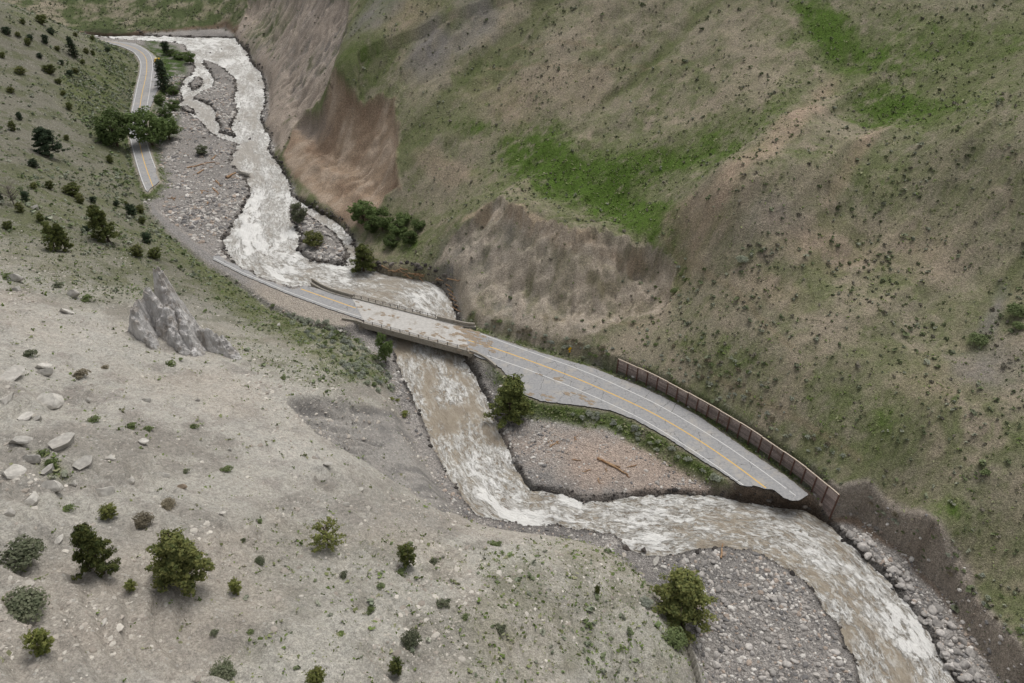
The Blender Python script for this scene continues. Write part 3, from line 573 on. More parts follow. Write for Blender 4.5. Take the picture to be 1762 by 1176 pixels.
# ------------------------------------------------------------------ shape builders
def box(cx, cy, cz, sx, sy, sz):
    v = np.array([(x, y, z) for z in (-1, 1) for y in (-1, 1) for x in (-1, 1)], float)*.5*np.array([sx, sy, sz])+[cx, cy, cz]
    return v, np.array([(0, 2, 3, 1), (4, 5, 7, 6), (0, 1, 5, 4), (2, 6, 7, 3), (0, 4, 6, 2), (1, 3, 7, 5)])
def join(parts):
    Vs, Fs, o = [], [], 0
    for v, f in parts: Vs.append(v); Fs.append(f+o); o += len(v)
    return np.vstack(Vs), np.vstack(Fs)
def tube(pts, rad, n=7, cap=True):
    pts = np.asarray(pts, float); rad = np.broadcast_to(rad, (len(pts),)); Vs = []
    for i in range(len(pts)):
        d = pts[min(i+1, len(pts)-1)]-pts[max(i-1, 0)]; d = d/(np.linalg.norm(d)+1e-9)
        a = np.cross(d, (0, 0, 1) if abs(d[2]) < .9 else (1, 0, 0)); a /= np.linalg.norm(a); b = np.cross(d, a)
        th = np.linspace(0, 2*np.pi, n, endpoint=False); Vs.append(pts[i]+rad[i]*(np.cos(th)[:, None]*a+np.sin(th)[:, None]*b))
    F = []
    for i in range(len(pts)-1):
        for j in range(n): F.append((i*n+j, i*n+(j+1) % n, (i+1)*n+(j+1) % n, (i+1)*n+j))
    return np.vstack(Vs), np.array(F)
def sweep_box(line, w, z0, z1, off=0.0, close=True):
    """upright wall following a plan line: thickness w, from z0 to z1 (arrays or numbers)"""
    P = np.asarray(line, float); T = np.gradient(P[:, :2], axis=0); T /= np.linalg.norm(T, axis=1)[:, None]+1e-9; Nn = np.stack([-T[:, 1], T[:, 0]], -1)
    a = P[:, :2]+Nn*(off-w/2); b = P[:, :2]+Nn*(off+w/2); z0 = np.broadcast_to(z0, (len(P),)); z1 = np.broadcast_to(z1, (len(P),))
    Vv = np.concatenate([np.c_[a, z0], np.c_[b, z0], np.c_[b, z1], np.c_[a, z1]]); n = len(P); F = []
    for i in range(n-1):
        for q in range(4):
            r = (q+1) % 4; F.append((q*n+i, r*n+i, r*n+i+1, q*n+i+1))
    F += [(0, 3*n, 2*n, n), (n-1, 2*n-1, 3*n-1, 4*n-1)]
    return Vv, np.array(F)
def slab(P, z0, z1, name, mats, jag=0.0, step=.6):
    """extruded plan polygon via bmesh; top material 0, sides material 1"""
    import bmesh
    Q = resample(np.vstack([P, P[:1]]), step)[:-1]
    if jag: Q = Q+(rng.random(Q.shape)-.5)*jag
    bm = bmesh.new(); vs = [bm.verts.new((q[0], q[1], z1)) for q in Q]; f = bm.faces.new(vs)
    if f.normal.z < 0: f.normal_flip()
    f.normal_update()
    if f.normal.z < 0: bmesh.ops.reverse_faces(bm, faces=[f])
    r = bmesh.ops.extrude_face_region(bm, geom=[f]); top = [g for g in r['geom'] if isinstance(g, bmesh.types.BMFace)]
    for v in vs: v.co.z = z0
    bm.normal_update()
    for ff in bm.faces: ff.material_index = 0 if abs(ff.normal.z) > .5 else 1
    tf = [ff for ff in bm.faces if len(ff.verts) > 4]
    bmesh.ops.triangulate(bm, faces=tf)
    bmesh.ops.recalc_face_normals(bm, faces=bm.faces)
    me = bpy.data.meshes.new(name); bm.to_mesh(me); bm.free()
    for m in mats: me.materials.append(m)
    return me
def ribbon(P, w, z, name, mat, dash=None):
    P = smooth_line(P, .8, 2); T = np.gradient(P, axis=0); T /= np.linalg.norm(T, axis=1)[:, None]; Nn = np.stack([-T[:, 1], T[:, 0]], -1)
    ww = w*(1+(rng.random(len(P))-.5)*.15)[:, None]/2
    V = np.concatenate([np.c_[P-Nn*ww, np.full(len(P), z)], np.c_[P+Nn*ww, np.full(len(P), z)]]); n = len(P)
    F = np.array([(i, i+1, n+i+1, n+i) for i in range(n-1)])
    return mesh_from(name, V, F, [mat])

# ------------------------------------------------------------------ roads
RM = [M['asphalt'], M['asphalt_edge']]
rn = kind(obj('road', slab(ROADN, -.22, 0, 'road', RM, .25)), 'structure')
ra = kind(obj('road', slab(ROADA, -.22, 0, 'road', RM, .25)), 'structure')
rf = kind(obj('road', slab(ROADF, -.22, 0, 'road', RM, .15)), 'structure')
ZL = .006
obj('edge_line', ribbon(poly([(812, 569), (850, 583), (885, 596), (920, 608.2), (1012, 640.9), (1100, 680.7), (1140, 700.4), (1230, 753.5), (1297, 799.5), (1353, 841)]), .17, ZL, 'edge_line', M['white_line']), rn)
obj('edge_line', ribbon(poly([(1358, 845), (1364, 849.5), (1369, 853)]), .16, ZL, 'edge_line', M['white_line']), rn)
obj('edge_line', ribbon(poly([(838, 612), (880, 626.5), (920, 640.3), (1012, 677.6), (1094, 715.4), (1140, 741.8), (1230, 799.5), (1279, 835)]), .17, ZL, 'edge_line', M['white_line']), rn)
obj('centre_line', ribbon(poly([(806, 586), (860, 602.5), (920, 624), (988, 649.5), (1040, 672), (1100, 699.5), (1140, 719.8), (1203, 757.6), (1264, 799), (1318, 840)]), .30, ZL, 'centre_line', M['yellow_line']), rn)
obj('edge_line', ribbon(poly([(368, 444), (409, 465), (417, 469), (462, 488), (493, 501.5), (520, 511), (561, 526), (594, 537), (624, 546.6)]), .17, ZL, 'edge_line', M['white_line']), ra)
obj('centre_line', ribbon(poly([(518, 497.5), (545, 507), (571, 516), (612, 530.4)]), .30, ZL, 'centre_line', M['yellow_line']), ra)
obj('edge_line', ribbon(poly([(160, 71), (200, 77.2), (216, 82.5), (230.7, 90), (238, 98), (242, 106), (243, 114.5), (241, 128), (238, 140), (233, 166), (227, 193), (222, 215), (224.8, 240), (229, 258), (236, 283), (243.6, 308), (251.5, 327)]), .2, ZL, 'edge_line', M['white_line']), rf)
obj('centre_line', ribbon(poly([(170, 69), (205, 74.6), (226, 80.5), (240, 87.5), (247, 93.5), (251.8, 102), (253, 114.5), (251.8, 128), (249.4, 140), (244, 162), (240.5, 186), (236.5, 212), (238, 236), (240.3, 248), (245, 268), (251.5, 290), (260, 313), (263, 321)]), .27, ZL, 'centre_line', M['yellow_line']), rf)
obj('edge_line', ribbon(poly([(195, 71.8), (233, 76.3), (247.7, 84), (258, 93), (262, 102), (263, 114.5), (261, 128), (260, 140), (257, 160), (251.5, 190), (249.5, 215), (251, 240), (258, 265), (267.4, 289)]), .2, ZL, 'edge_line', M['white_line']), rf)

# ------------------------------------------------------------------ bridge
bc = np.array([-28.4, 169.8]); ba = np.array([.915, -.403]); bb = np.array([.403, .915])
def B(a, b): return bc+ba*a+bb*b
br = bpy.data.objects.new('road_bridge', None); C.objects.link(br); br.location = (bc[0], bc[1], 0)
tag(br, 'concrete road bridge with dark post railings crossing the muddy river', 'bridge')
def bpart(name, V, F, mat, parent=None, smooth=False):
    V = np.asarray(V, float)-np.array([bc[0], bc[1], 0]); return obj(name, mesh_from(name, V, F, [mat], smooth), parent or br)
dk = np.array([B(-22.0, 4.6), B(-11.5, -4.6), B(21.0, -4.6), B(13.5, 4.6)])
dme = slab(dk-bc, -.45, .012, 'deck', [M['deck'], M['concrete']], 0, 1.5); obj('deck', dme, br)
FARL = [B(-22.6, 5.0), B(14.0, 5.0)]; NEARL = [B(-12.2, -5.0), B(21.2, -5.0)]
for ln, sgn in ((FARL, 1), (NEARL, -1)):
    P = resample(np.array(ln), 2.0)
    bpart('curb', *sweep_box(P, .75, -.45, .28), M['concrete'])
    bpart('girder', *sweep_box(P+bb*.02*sgn, .5, -1.55, -.46), M['concrete'])
for b in (-1.7, 1.7):
    sh = -b*1.05
    P = resample(np.array([B(-17+sh, b), B(17+sh, b)]), 3); bpart('girder', *sweep_box(P, .5, -1.5, -.46), M['concrete'])
# railings
def railing(a0, a1, b, n):
    for i in range(n):
        q = B(a0+(a1-a0)*i/(n-1), b); v, f = box(q[0], q[1], .75, .16, .16, .96); bpart('rail_post', v, f, M['steel'])
    for z, r in ((1.16, .05), (.82, .035), (.52, .035)):
        p0, p1 = B(a0, b), B(a1, b); bpart('rail', *tube([(p0[0], p0[1], z), (p1[0], p1[1], z)], r, 6), M['steel'])
railing(-21.5, 5.4, 5.1, 12); railing(-11.6, 20.4, -5.1, 12)
def par(pts, w, z0, z1, name='parapet'): 
    P = smooth_line(np.array(pts), .8, 2); bpart(name, *sweep_box(P, w, z0, z1), M['concrete']); return P
par([B(-21.9, 5.1), B(-28, 5.25), B(-33, 6.0), B(-38.5, 8.0)], .38, -.6, 1.1)
par([B(-22.4, 4.55), B(-28, 4.65), B(-33, 5.3), B(-38.2, 7.1)], .6, -1.2, .22, 'footing')
par([B(5.9, 5.1), B(11, 5.1), B(15, 5.3), B(17.2, 6.0)], .36, .0, 1.1)
par([B(14, 4.9), B(16.5, 5.3), B(17.6, 6.0)], .6, -2.2, .2, 'wing_wall')
par([B(-12.2, -5.05), B(-15, -5.1), B(-18.5, -5.6)], .4, -3.6, .42, 'wing_wall')
par([B(21.2, -5.0), B(24.0, -5.3), B(27.2, -6.4), B(30.2, -8.2)], .42, -3.4, .55, 'wing_wall')
# abutments (skewed)
def abut(a_far, a_near, side):
    P = np.array([B(a_far, 5.0), B(a_near, -5.0)]); bpart('abutment', *sweep_box(resample(P, 2), 1.6, -6.5, -.47, off=side), M['concrete'])
abut(-22.2, -12.2, -.3); abut(13.8, 21.2, .3)

# ------------------------------------------------------------------ slatted retaining wall
wr = bpy.data.objects.new('retaining_wall', None); C.objects.link(wr); w0 = WALL[0]; wr.location = (w0[0], w0[1], 0)
tag(wr, 'long rusty slatted metal retaining wall curving beside the broken road', 'wall')
def wpart(name, V, F, mat): return obj(name, mesh_from(name, np.asarray(V, float)-np.array([w0[0], w0[1], 0]), F, [mat]), wr)
NB = 21; arc = resample(WALL, .05); tt = np.linspace(0, len(arc)-1, NB+1).astype(int); kn = arc[tt]
WH = 3.5
for i in range(NB+1):
    t = kn[min(i+1, NB)]-kn[max(i-1, 0)]; t /= np.linalg.norm(t); nrm = np.array([t[1], -t[0]])   # towards the road
    if nrm[1] > 0: nrm = -nrm
    q = kn[i]+nrm*.09; dz = -1.0 if i < NB-2 else -3.9
    h = WH-.08*(i % 3)
    v = []
    for z in (dz, h):
        for s1, s2 in ((-1, -1), (1, -1), (1, 1), (-1, 1)): p = q+t*s1*.13+nrm*s2*.12-nrm*z*.05; v.append((p[0], p[1], z))
    wpart('post', v, np.array([(0, 3, 2, 1), (4, 5, 6, 7), (0, 1, 5, 4), (1, 2, 6, 5), (2, 3, 7, 6), (3, 0, 4, 7)]), M['rust'])
for i in range(NB):
    a, b = kn[i], kn[i+1]; t = (b-a)/np.linalg.norm(b-a); nrm = np.array([t[1], -t[0]])
    if nrm[1] > 0: nrm = -nrm
    rows = 10 if i < NB-2 else 19
    for k in range(rows):
        z = WH-.22-k*.345
        p0 = a-nrm*z*.05; p1 = b-nrm*z*.05; v = []
        for p in (p0, p1):
            for o, dzz in ((-.05, -.09), (.06, -.11), (.06, .08), (-.05, .10)): q = p+nrm*o; v.append((q[0], q[1], z+dzz))
        wpart('slat', v, np.array([(0, 1, 2, 3), (7, 6, 5, 4), (0, 4, 5, 1), (1, 5, 6, 2), (2, 6, 7, 3), (3, 7, 4, 0)]), M['slat'])
    # dark earth shows between the slats: the fill stands right behind them
steps = [0, 2, 5, 7, 10, 12, 14, 16, 18, 20, 21]
for j in range(len(steps)-1):
    P = np.array([kn[s] for s in range(steps[j], steps[j+1]+1)]); P = resample(P, .9)
    wpart('cap_rail', *sweep_box(P, .26, WH-.02+.1*(j % 2), WH+.12+.1*(j % 2)), M['cap'])

#@@OBJECTS@@
# ------------------------------------------------------------------ rock, leaf and tree shapes
def ico(sub=1):
    t = (1+5**.5)/2
    V = [(-1, t, 0), (1, t, 0), (-1, -t, 0), (1, -t, 0), (0, -1, t), (0, 1, t), (0, -1, -t), (0, 1, -t), (t, 0, -1), (t, 0, 1), (-t, 0, -1), (-t, 0, 1)]
    F = [(0, 11, 5), (0, 5, 1), (0, 1, 7), (0, 7, 10), (0, 10, 11), (1, 5, 9), (5, 11, 4), (11, 10, 2), (10, 7, 6), (7, 1, 8), (3, 9, 4), (3, 4, 2), (3, 2, 6), (3, 6, 8), (3, 8, 9), (4, 9, 5), (2, 4, 11), (6, 2, 10), (8, 6, 7), (9, 8, 1)]
    V = [np.array(v)/np.linalg.norm(v) for v in V]
    for _ in range(sub):
        c = {}; G = []
        def mid(a, b):
            k = (min(a, b), max(a, b))
            if k not in c: m = V[a]+V[b]; V.append(m/np.linalg.norm(m)); c[k] = len(V)-1
            return c[k]
        for a, b, d in F:
            x, y, z = mid(a, b), mid(b, d), mid(d, a); G += [(a, x, z), (b, y, x), (d, z, y), (x, y, z)]
        F = G
    return np.array(V), np.array(F)
def rock(sub, sx, sy, sz, cuts=9, rough=.06, r=None, cut=(.55, .85)):
    r = r or rng; V, F = ico(sub); V = V.copy()
    for _ in range(cuts):
        n = r.normal(size=3); n /= np.linalg.norm(n); d = r.uniform(*cut); k = V@n-d; V -= np.maximum(k, 0)[:, None]*n
    V += r.normal(size=V.shape)*rough*.5
    return V*np.array([sx, sy, sz]), F
def leaves(cen, size, out=None, spread=.8, r=None):
    """one small quad at each centre, facing loosely along out"""
    r = r or rng; n = len(cen); nn = r.normal(size=(n, 3))*spread
    if out is not None: nn = nn+out
    nn /= np.linalg.norm(nn, axis=1)[:, None]+1e-9
    a = np.cross(nn, r.normal(size=(n, 3))); a /= np.linalg.norm(a, axis=1)[:, None]+1e-9; b = np.cross(nn, a)
    s = np.broadcast_to(size, (n,))[:, None]*r.uniform(.6, 1.3, (n, 1)); a = a*s; b = b*s*r.uniform(.5, 1.0, (n, 1))
    V = np.stack([cen-a-b*.6, cen+a*.8-b, cen+a+b*.7, cen-a*.7+b], 1).reshape(-1, 3)
    return V, np.arange(4*n).reshape(n, 4)
def dome_bush(lumps, per, leaf, flat=.7, r=None):
    """low rounded shrub, unit radius, base at z=0"""
    r = r or rng; cs, os = [], []
    for li in range(lumps):
        th = r.uniform(0, 2*np.pi); rr = .5*math.sqrt(r.uniform(0, 1))*(li > 1); c = np.array([rr*math.cos(th), rr*math.sin(th), flat*(.30+.35*(1-rr))*r.uniform(.7, 1.25)]); R = r.uniform(.26, .45)
        d = r.normal(size=(per, 3)); d /= np.linalg.norm(d, axis=1)[:, None]; d[:, 2] = np.abs(d[:, 2])*1.0-.25
        cs.append(c+d*R*r.uniform(.6, 1.05, (per, 1))*np.array([1, 1, flat])); os.append(d+[0, 0, .5])
    c = np.vstack(cs); c[:, 2] = np.maximum(c[:, 2], .03)
    return leaves(c, leaf, np.vstack(os), .6, r)
def conifer(style, seed):
    """unit height tree: (trunk V,F), (crown V,F); crown radius is about .33"""
    r = np.random.default_rng(seed); T = []; cs, os, ss = [], [], []
    lean = r.normal(size=2)*.03
    zz = np.linspace(-.05, .97, 7); T.append(tube([(lean[0]*z, lean[1]*z, z) for z in zz], np.interp(zz, [-.05, 0, 1], [.034, .027, .004]), 7))
    nl = {'pine': 50, 'juniper': 54, 'spruce': 90, 'open': 34}[style]
    for i in range(nl):
        z = {'pine': .10, 'juniper': .05, 'spruce': .08, 'open': .18}[style]+(.88-.02*r.random())*((i+.5)/nl)**.92*(.95)
        if style == 'pine': R = .38*(1.03-z)**.72*min(1, .7+z*2.5)
        elif style == 'juniper': R = .34*math.sqrt(max(0, 1-((z-.38)/.64)**2))
        elif style == 'spruce': R = .20*(1.02-z)**.8+.02
        else: R = .42*math.sqrt(max(.02, 1-((z-.55)/.5)**2))
        R *= r.uniform(.68, 1.15); th = i*2.399+r.uniform(-.5, .5); up = {'pine': .12, 'juniper': .55, 'spruce': -.18, 'open': .35}[style]+r.normal()*.08
        d = np.array([math.cos(th), math.sin(th), up]); p0 = np.array([lean[0]*z, lean[1]*z, z-.04]); p1 = p0+d*R*np.array([1, 1, 1.0])
        T.append(tube([p0, (p0+p1)/2+[0, 0, .01], p1], [.009, .006, .002], 4))
        nk = {'pine': 6, 'juniper': 5, 'spruce': 6, 'open': 5}[style]
        for k in range(nk):
            f = .35+.65*(k+r.random()*.6)/nk; c = p0+(p1-p0)*f+r.normal(size=3)*.022*np.array([1, 1, .6]); m = {'pine': 38, 'juniper': 18, 'spruce': 8, 'open': 13}[style]
            dd = r.normal(size=(m, 3)); dd /= np.linalg.norm(dd, axis=1)[:, None]; rad = {'pine': .050, 'juniper': .055, 'spruce': .032, 'open': .05}[style]*r.uniform(.7, 1.2)
            cs.append(c+dd*rad*np.array([1, 1, .75])*r.uniform(.5, 1.1, (m, 1))); os.append(dd*.8+np.array([d[0]*.5, d[1]*.5, .55])); ss.append(np.full(m, rad*(.26 if style == 'pine' else .36)))
    c = np.vstack(cs); k = c[:, 2] > .015
    return join(T), leaves(c[k], np.concatenate(ss)[k], np.vstack(os)[k], .5, r)
def broadleaf(seed):
    r = np.random.default_rng(seed); T = []; cs, os = [], []
    T.append(tube([(0, 0, -.04), (.01, 0, .2), (.0, .02, .45), (.02, 0, .75)], [.035, .028, .02, .006], 7))
    for i in range(26):
        th = i*2.399; z = r.uniform(.22, .92); R = .40*math.sqrt(max(.05, 1-((z-.5)/.52)**2))*r.uniform(.5, 1.0); c = np.array([R*math.cos(th), R*math.sin(th), z])
        T.append(tube([(0, 0, z*.55), c*[.5, .5, .8], c], [.012, .008, .003], 4))
        m = 130; d = r.normal(size=(m, 3)); d /= np.linalg.norm(d, axis=1)[:, None]; rad = r.uniform(.12, .2)
        cs.append(c+d*rad*r.uniform(.55, 1.08, (m, 1))*[1, 1, .8]); os.append(d+[0, 0, .4])
    c = np.vstack(cs); k = c[:, 2] > .03
    return join(T), leaves(c[k], .027, np.vstack(os)[k], .6, r)

def proj(p):
    p = np.asarray(p, float); zc = p[..., 1]*CP+(EYE-p[..., 2])*SP; vv = (EYE-p[..., 2])*CP-p[..., 1]*SP
    return np.stack([881+FPX*p[..., 0]/zc, 588+FPX*vv/zc], -1)
def size_of(p, wpx, hpx):
    up = proj(p)[1]-proj(p+np.array([0, 0, 1.0]))[1]; w = wpx/ppm(p); ang = math.atan2(EYE-p[2], math.hypot(p[0], p[1]))
    return w, max(.4, (hpx-.35*wpx*math.sin(ang))/up)

# ------------------------------------------------------------------ rock spire on the pale slope
def spire():
    base = at1(305, 572); rel = lambda x, y, z: onz(x, y, z)-base[:2]
    zb = base[2]; n = 190; R = 16.0
    xs = np.linspace(-R, R, n); X, Y = np.meshgrid(xs, xs); wx = X+base[0]; wy = Y+base[1]
    g = height(wx, wy)-zb
    w_ = fbm(wx, wy, 2.2, 4, 601)-.5; X2 = X+w_*1.5; Y2 = Y+(fbm(wx, wy, 2.2, 4, 611)-.5)*1.5
    segs = [  # ridge lines: ground pixel and height above the ground there, side slope
        ((300, 560, 15.5), (302, 562, 15.0), 4.2), ((301, 561, 13.0), (310, 572, 9.0), 3.4), ((310, 572, 9.0), (328, 594, 6.0), 2.8), ((328, 594, 5.6), (336, 612, .4), 2.2),
        ((274, 568, 10.5), (281, 569, 10.2), 4.6), ((281, 569, 9.6), (300, 582, 7.0), 2.8), ((298, 580, 7.4), (318, 610, .6), 2.2),
        ((243, 572, 6.4), (270, 568, 8.0), 3.8), ((244, 574, 6.0), (258, 596, 1.2), 2.6), ((326, 590, 5.6), (366, 600, 4.6), 2.4), ((366, 600, 4.6), (388, 606, 4.0), 3.0), ((386, 606, 3.6), (408, 618, .3), 2.0)]
    h = np.full(X.shape, -60.0)
    for a, b, kk in segs:
        A3, B3 = at1(a[0], a[1]), at1(b[0], b[1]); A = A3[:2]-base[:2]; Bq = B3[:2]-base[:2]; e = Bq-A; L2 = e@e+1e-6
        t = np.clip(((X2-A[0])*e[0]+(Y2-A[1])*e[1])/L2, 0, 1); d = np.hypot(X2-A[0]-t*e[0], Y2-A[1]-t*e[1])
        ha, hb = A3[2]-zb+a[2], B3[2]-zb+b[2]; h = np.maximum(h, ha+(hb-ha)*t-np.maximum(d-.5, 0)*kk)
    cr = ridged(wx*1.0, wy*1.0, 2.0, 4, 621); th_ = np.arctan2(Y, X); flute = ridged(wx*1.6-wy*.5, wy*.45+wx*.2, 1.5, 3, 641); h = h+(cr-.5)*1.8*sstep(-1, 2, h)+(flute-.55)*2.2*sstep(g+0*h, g+3, h)+(fbm(wx, wy, .6, 3, 631)-.5)*1.0
    st_ = h/1.3-np.floor(h/1.3); h = h+.5*1.3*(sstep(.5, .95, st_)-st_)*sstep(0, 2, h-g)
    Z = np.where(h > g+.05, h, g-.6+np.minimum(0, h-g)*.2)
    keepv = h > g-1.2
    ii = np.arange(n*n).reshape(n, n); q = np.stack([ii[:-1, :-1], ii[:-1, 1:], ii[1:, 1:], ii[1:, :-1]], -1)
    f = keepv[:-1, :-1] & keepv[:-1, 1:] & keepv[1:, 1:] & keepv[1:, :-1]; q = q[f]; u = np.unique(q); rm = -np.ones(n*n, int); rm[u] = np.arange(len(u))
    k = N('spire_rock'); p = k.objco(); st = k.n('VectorMath', operation='MULTIPLY', inp={0: p, 1: (1.2, 1.2, .22)}).outputs[0]
    c = k.mix(k.ramp(k.noise(st, 1.0, 6, .65), .35, .65), L((178, 175, 172)), L((212, 209, 206))); c = k.mix(k.math('MULTIPLY', k.ramp(k.noise(st, .9, 6, .7), .54, .68), .75), c, L((222, 220, 218)))
    c = k.mix(k.math('MULTIPLY', k.ramp(k.noise(p, .35, 4), .5, .62), .5), c, L((142, 130, 116)))
    hb = k.math('ADD', k.noise(st, 1.6, 7, .7), k.noise(p, 3.0, 4, .6)); k.bump(hb, .9, .35); m = k.fin(c, .95, .1)
    o = obj('rock_spire', mesh_from('rock_spire', np.stack([X, Y, Z], -1).reshape(-1, 3)[u], rm[q], [m], False), None, tuple(base))
    tag(o, 'jagged grey rock spire with pale streaks on the bare slope', 'rock')
spire()

# ------------------------------------------------------------------ trees
LIB = {}
def lib(key):
    if key not in LIB:
        st, sd = key
        (tv, tf), (cv, cf) = broadleaf(sd) if st == 'broadleaf' else conifer(st, sd)
        LIB[key] = (tv, tf, cv, cf)
    return LIB[key]
MCACHE = {}
def tree(name, x, y, w, h, key, leaf, label, cat='tree', group=None, stretch=1.0):
    p = at1(x, y); W, Hh = size_of(p, w, h); Hh *= stretch
    tv, tf, cv, cf = lib(key); ck = (key, leaf)
    if ck not in MCACHE: MCACHE[ck] = (mesh_from('trunk', tv, tf, [M['bark']], True), mesh_from('crown', cv, cf, [M[leaf]]))
    r = bpy.data.objects.new(name, None); C.objects.link(r); r.location = (p[0], p[1], p[2]-.05)
    R0 = np.percentile(np.hypot(cv[:, 0], cv[:, 1]), 97); s = W/2/R0
    r.scale = (s, s, Hh); r.rotation_euler = (0, 0, random.uniform(0, 6.28))
    obj('trunk', MCACHE[ck][0], r); obj('crown', MCACHE[ck][1], r)
    return tag(r, label, cat, group)
tree('pine_tree', 325, 1004, 92, 112, ('pine', 1), 'pine', 'largest bushy dark green pine standing alone on the bare pale slope')
tree('juniper_tree', 178, 987, 62, 98, ('pine', 2), 'juniper', 'dense conical juniper beside two large dark shrubs')
tree('juniper_tree', 80, 1120, 42, 46, ('juniper', 3), 'yellow_pine', 'small rounded juniper downhill of the dark shrub pair')
tree('pine_tree', 566, 942, 62, 52, ('open', 4), 'yellow_pine', 'open airy yellow-green pine with wide crown on the bare slope')
tree('juniper_tree', 703, 970, 32, 40, ('juniper', 5), 'juniper', 'compact dark juniper with pale shrubs around its foot')
tree('juniper_tree', 683, 1158, 27, 32, ('juniper', 3), 'juniper', 'small egg-shaped juniper among low grass tufts')
tree('pine_tree', 1166, 1068, 104, 100, ('pine', 6), 'pine', 'broad yellow-green pine at the edge of the cobble bar')
tree('juniper_tree', 408, 1020, 21, 28, ('juniper', 7), 'yellow_pine', 'knee-high juniper sapling beside the largest pine')
tree('juniper_tree', 228, 1014, 19, 20, ('juniper', 5), 'yellow_pine', 'tiny juniper sapling between the conical juniper and the largest pine')
tree('juniper_tree', 190, 890, 28, 26, ('juniper', 7), 'yellow_pine', 'bright yellow-green juniper bush beside a flat grey rock')
tree('juniper_tree', 547, 1176, 34, 34, ('juniper', 3), 'yellow_pine', 'small pale juniper low on the bare slope below the airy pine')
tree('juniper_tree', 1027, 1022, 11, 18, ('juniper', 5), 'juniper', 'tiny upright juniper alone in the tufted grass patch')
tree('juniper_tree', 877, 718, 68, 84, ('pine', 8), 'juniper', 'dark green juniper beside the paved pull-out near the bridge')
tree('willow_tree', 664, 624, 28, 52, ('broadleaf', 9), 'broadleaf', 'slender leafy green tree against the bridge railing')
tree('juniper_tree', 626, 467, 44, 54, ('pine', 10), 'juniper', 'dark tree leaning over the river upstream of the bridge')
tree('willow_tree', 626, 383, 48, 44, ('broadleaf', 11), 'broadleaf', 'dark leafy tree at the foot of the brown landslide scar')
tree('willow_tree', 658, 396, 40, 40, ('broadleaf', 9), 'broadleaf', 'second dark leafy tree in the thicket below the landslide scar')
tree('willow_tree', 516, 384, 28, 38, ('broadleaf', 12), 'dark_bush', 'grey-green willow on the rocky islet in the rapids')
tree('willow_tree', 541, 422, 38, 28, ('broadleaf', 11), 'pine', 'low spreading willow on the islet beside the willow in the rapids')
tree('willow_tree', 348, 266, 22, 18, ('broadleaf', 12), 'dark_bush', 'lone round bush on the wide gravel flat')
tree('pine_tree', 188, 416, 44, 74, ('pine', 13), 'juniper', 'tall dark pine above the washed-out road bend')
tree('pine_tree', 96, 432, 26, 56, ('pine', 6), 'juniper', 'slim dark pine, one of a close pair on the grey slope', group='pair of slim pines')
tree('pine_tree', 114, 432, 26, 54, ('pine', 2), 'juniper', 'slim dark pine, one of a close pair on the grey slope', group='pair of slim pines')
tree('pine_tree', 86, 270, 44, 58, ('pine', 1), 'spruce', 'dark layered pine high on the grey slope across from the far road')
tree('pine_tree', 130, 99, 17, 42, ('spruce', 14), 'spruce', 'thin dark spruce on the slope above the far road bend')
tree('cottonwood_tree', 202, 252, 58, 64, ('broadleaf', 15), 'broadleaf', 'leafy green cottonwood on the hill side of the far road')
tree('cottonwood_tree', 262, 250, 64, 68, ('broadleaf', 16), 'broadleaf', 'leafy green cottonwood overhanging the far road from the river side')
tree('cottonwood_tree', 292, 240, 42, 40, ('broadleaf', 15), 'broadleaf', 'smaller cottonwood between the overhanging one and the gravel flat')
tree('spruce_tree', 285, 158, 30, 64, ('spruce', 17), 'spruce', 'tall layered spruce beside the far pull-out')
tree('spruce_tree', 287, 94, 15, 25, ('juniper', 5), 'spruce', 'small dark conifer on the bank beside the far rapids')
for x, y, w, h in ((310, 102, 26, 14), (328, 110, 22, 22), (298, 96, 18, 12), (300, 190, 22, 20), (286, 205, 24, 22), (300, 165, 20, 18), (275, 180, 20, 18)):
    tree('willow_bush', x, y, w, h, ('broadleaf', 12), 'broadleaf', 'green willow bush on the bank between far road and river', 'bush', 'willow bushes below the far road')
for x, y, w, h in ((685, 405, 34, 30), (705, 418, 30, 26), (672, 425, 26, 22), (640, 400, 28, 26), (720, 395, 26, 20), (695, 385, 28, 22)):
    tree('willow_bush', x, y, w, h, ('broadleaf', 9), 'broadleaf', 'dense green bush in the thicket between scar and bluff', 'bush', 'bushes in the thicket under the scar')
JN = [(49, 79, 11, 13), (53, 68, 10, 9), (32, 63, 8, 8), (73, 42, 18, 16), (80, 76, 12, 16), (150, 93, 9, 10), (162, 97, 7, 10), (186, 90, 10, 9), (100, 87, 9, 8), (88, 127, 20, 16), (121, 132, 12, 11), (131, 126, 10, 9), (121, 190, 11, 13), (107, 111, 9, 8), (37, 127, 16, 12), (24, 226, 13, 17), (36, 207, 10, 14),
      (116, 242, 9, 10), (102, 144, 11, 9), (60, 288, 16, 15), (60, 325, 11, 11), (87, 326, 13, 14), (46, 347, 15, 18), (37, 366, 13, 17), (71, 382, 13, 16), (228, 373, 18, 22), (243, 367, 13, 14), (245, 386, 12, 12), (162, 350, 10, 12), (140, 350, 14, 16), (128, 338, 28, 24), (201, 355, 10, 10), (218, 354, 6, 8), (191, 281, 12, 13), (3, 347, 10, 18),
      (131, 64, 7, 8), (41, 42, 9, 9), (14, 60, 14, 14), (160, 70, 8, 8), (143, 110, 9, 8), (70, 100, 9, 9), (20, 160, 12, 10), (5, 100, 10, 10), (255, 420, 18, 20), (238, 440, 20, 18), (268, 445, 22, 18), (90, 60, 12, 12), (110, 165, 9, 9), (15, 395, 16, 14), (150, 400, 14, 12)]
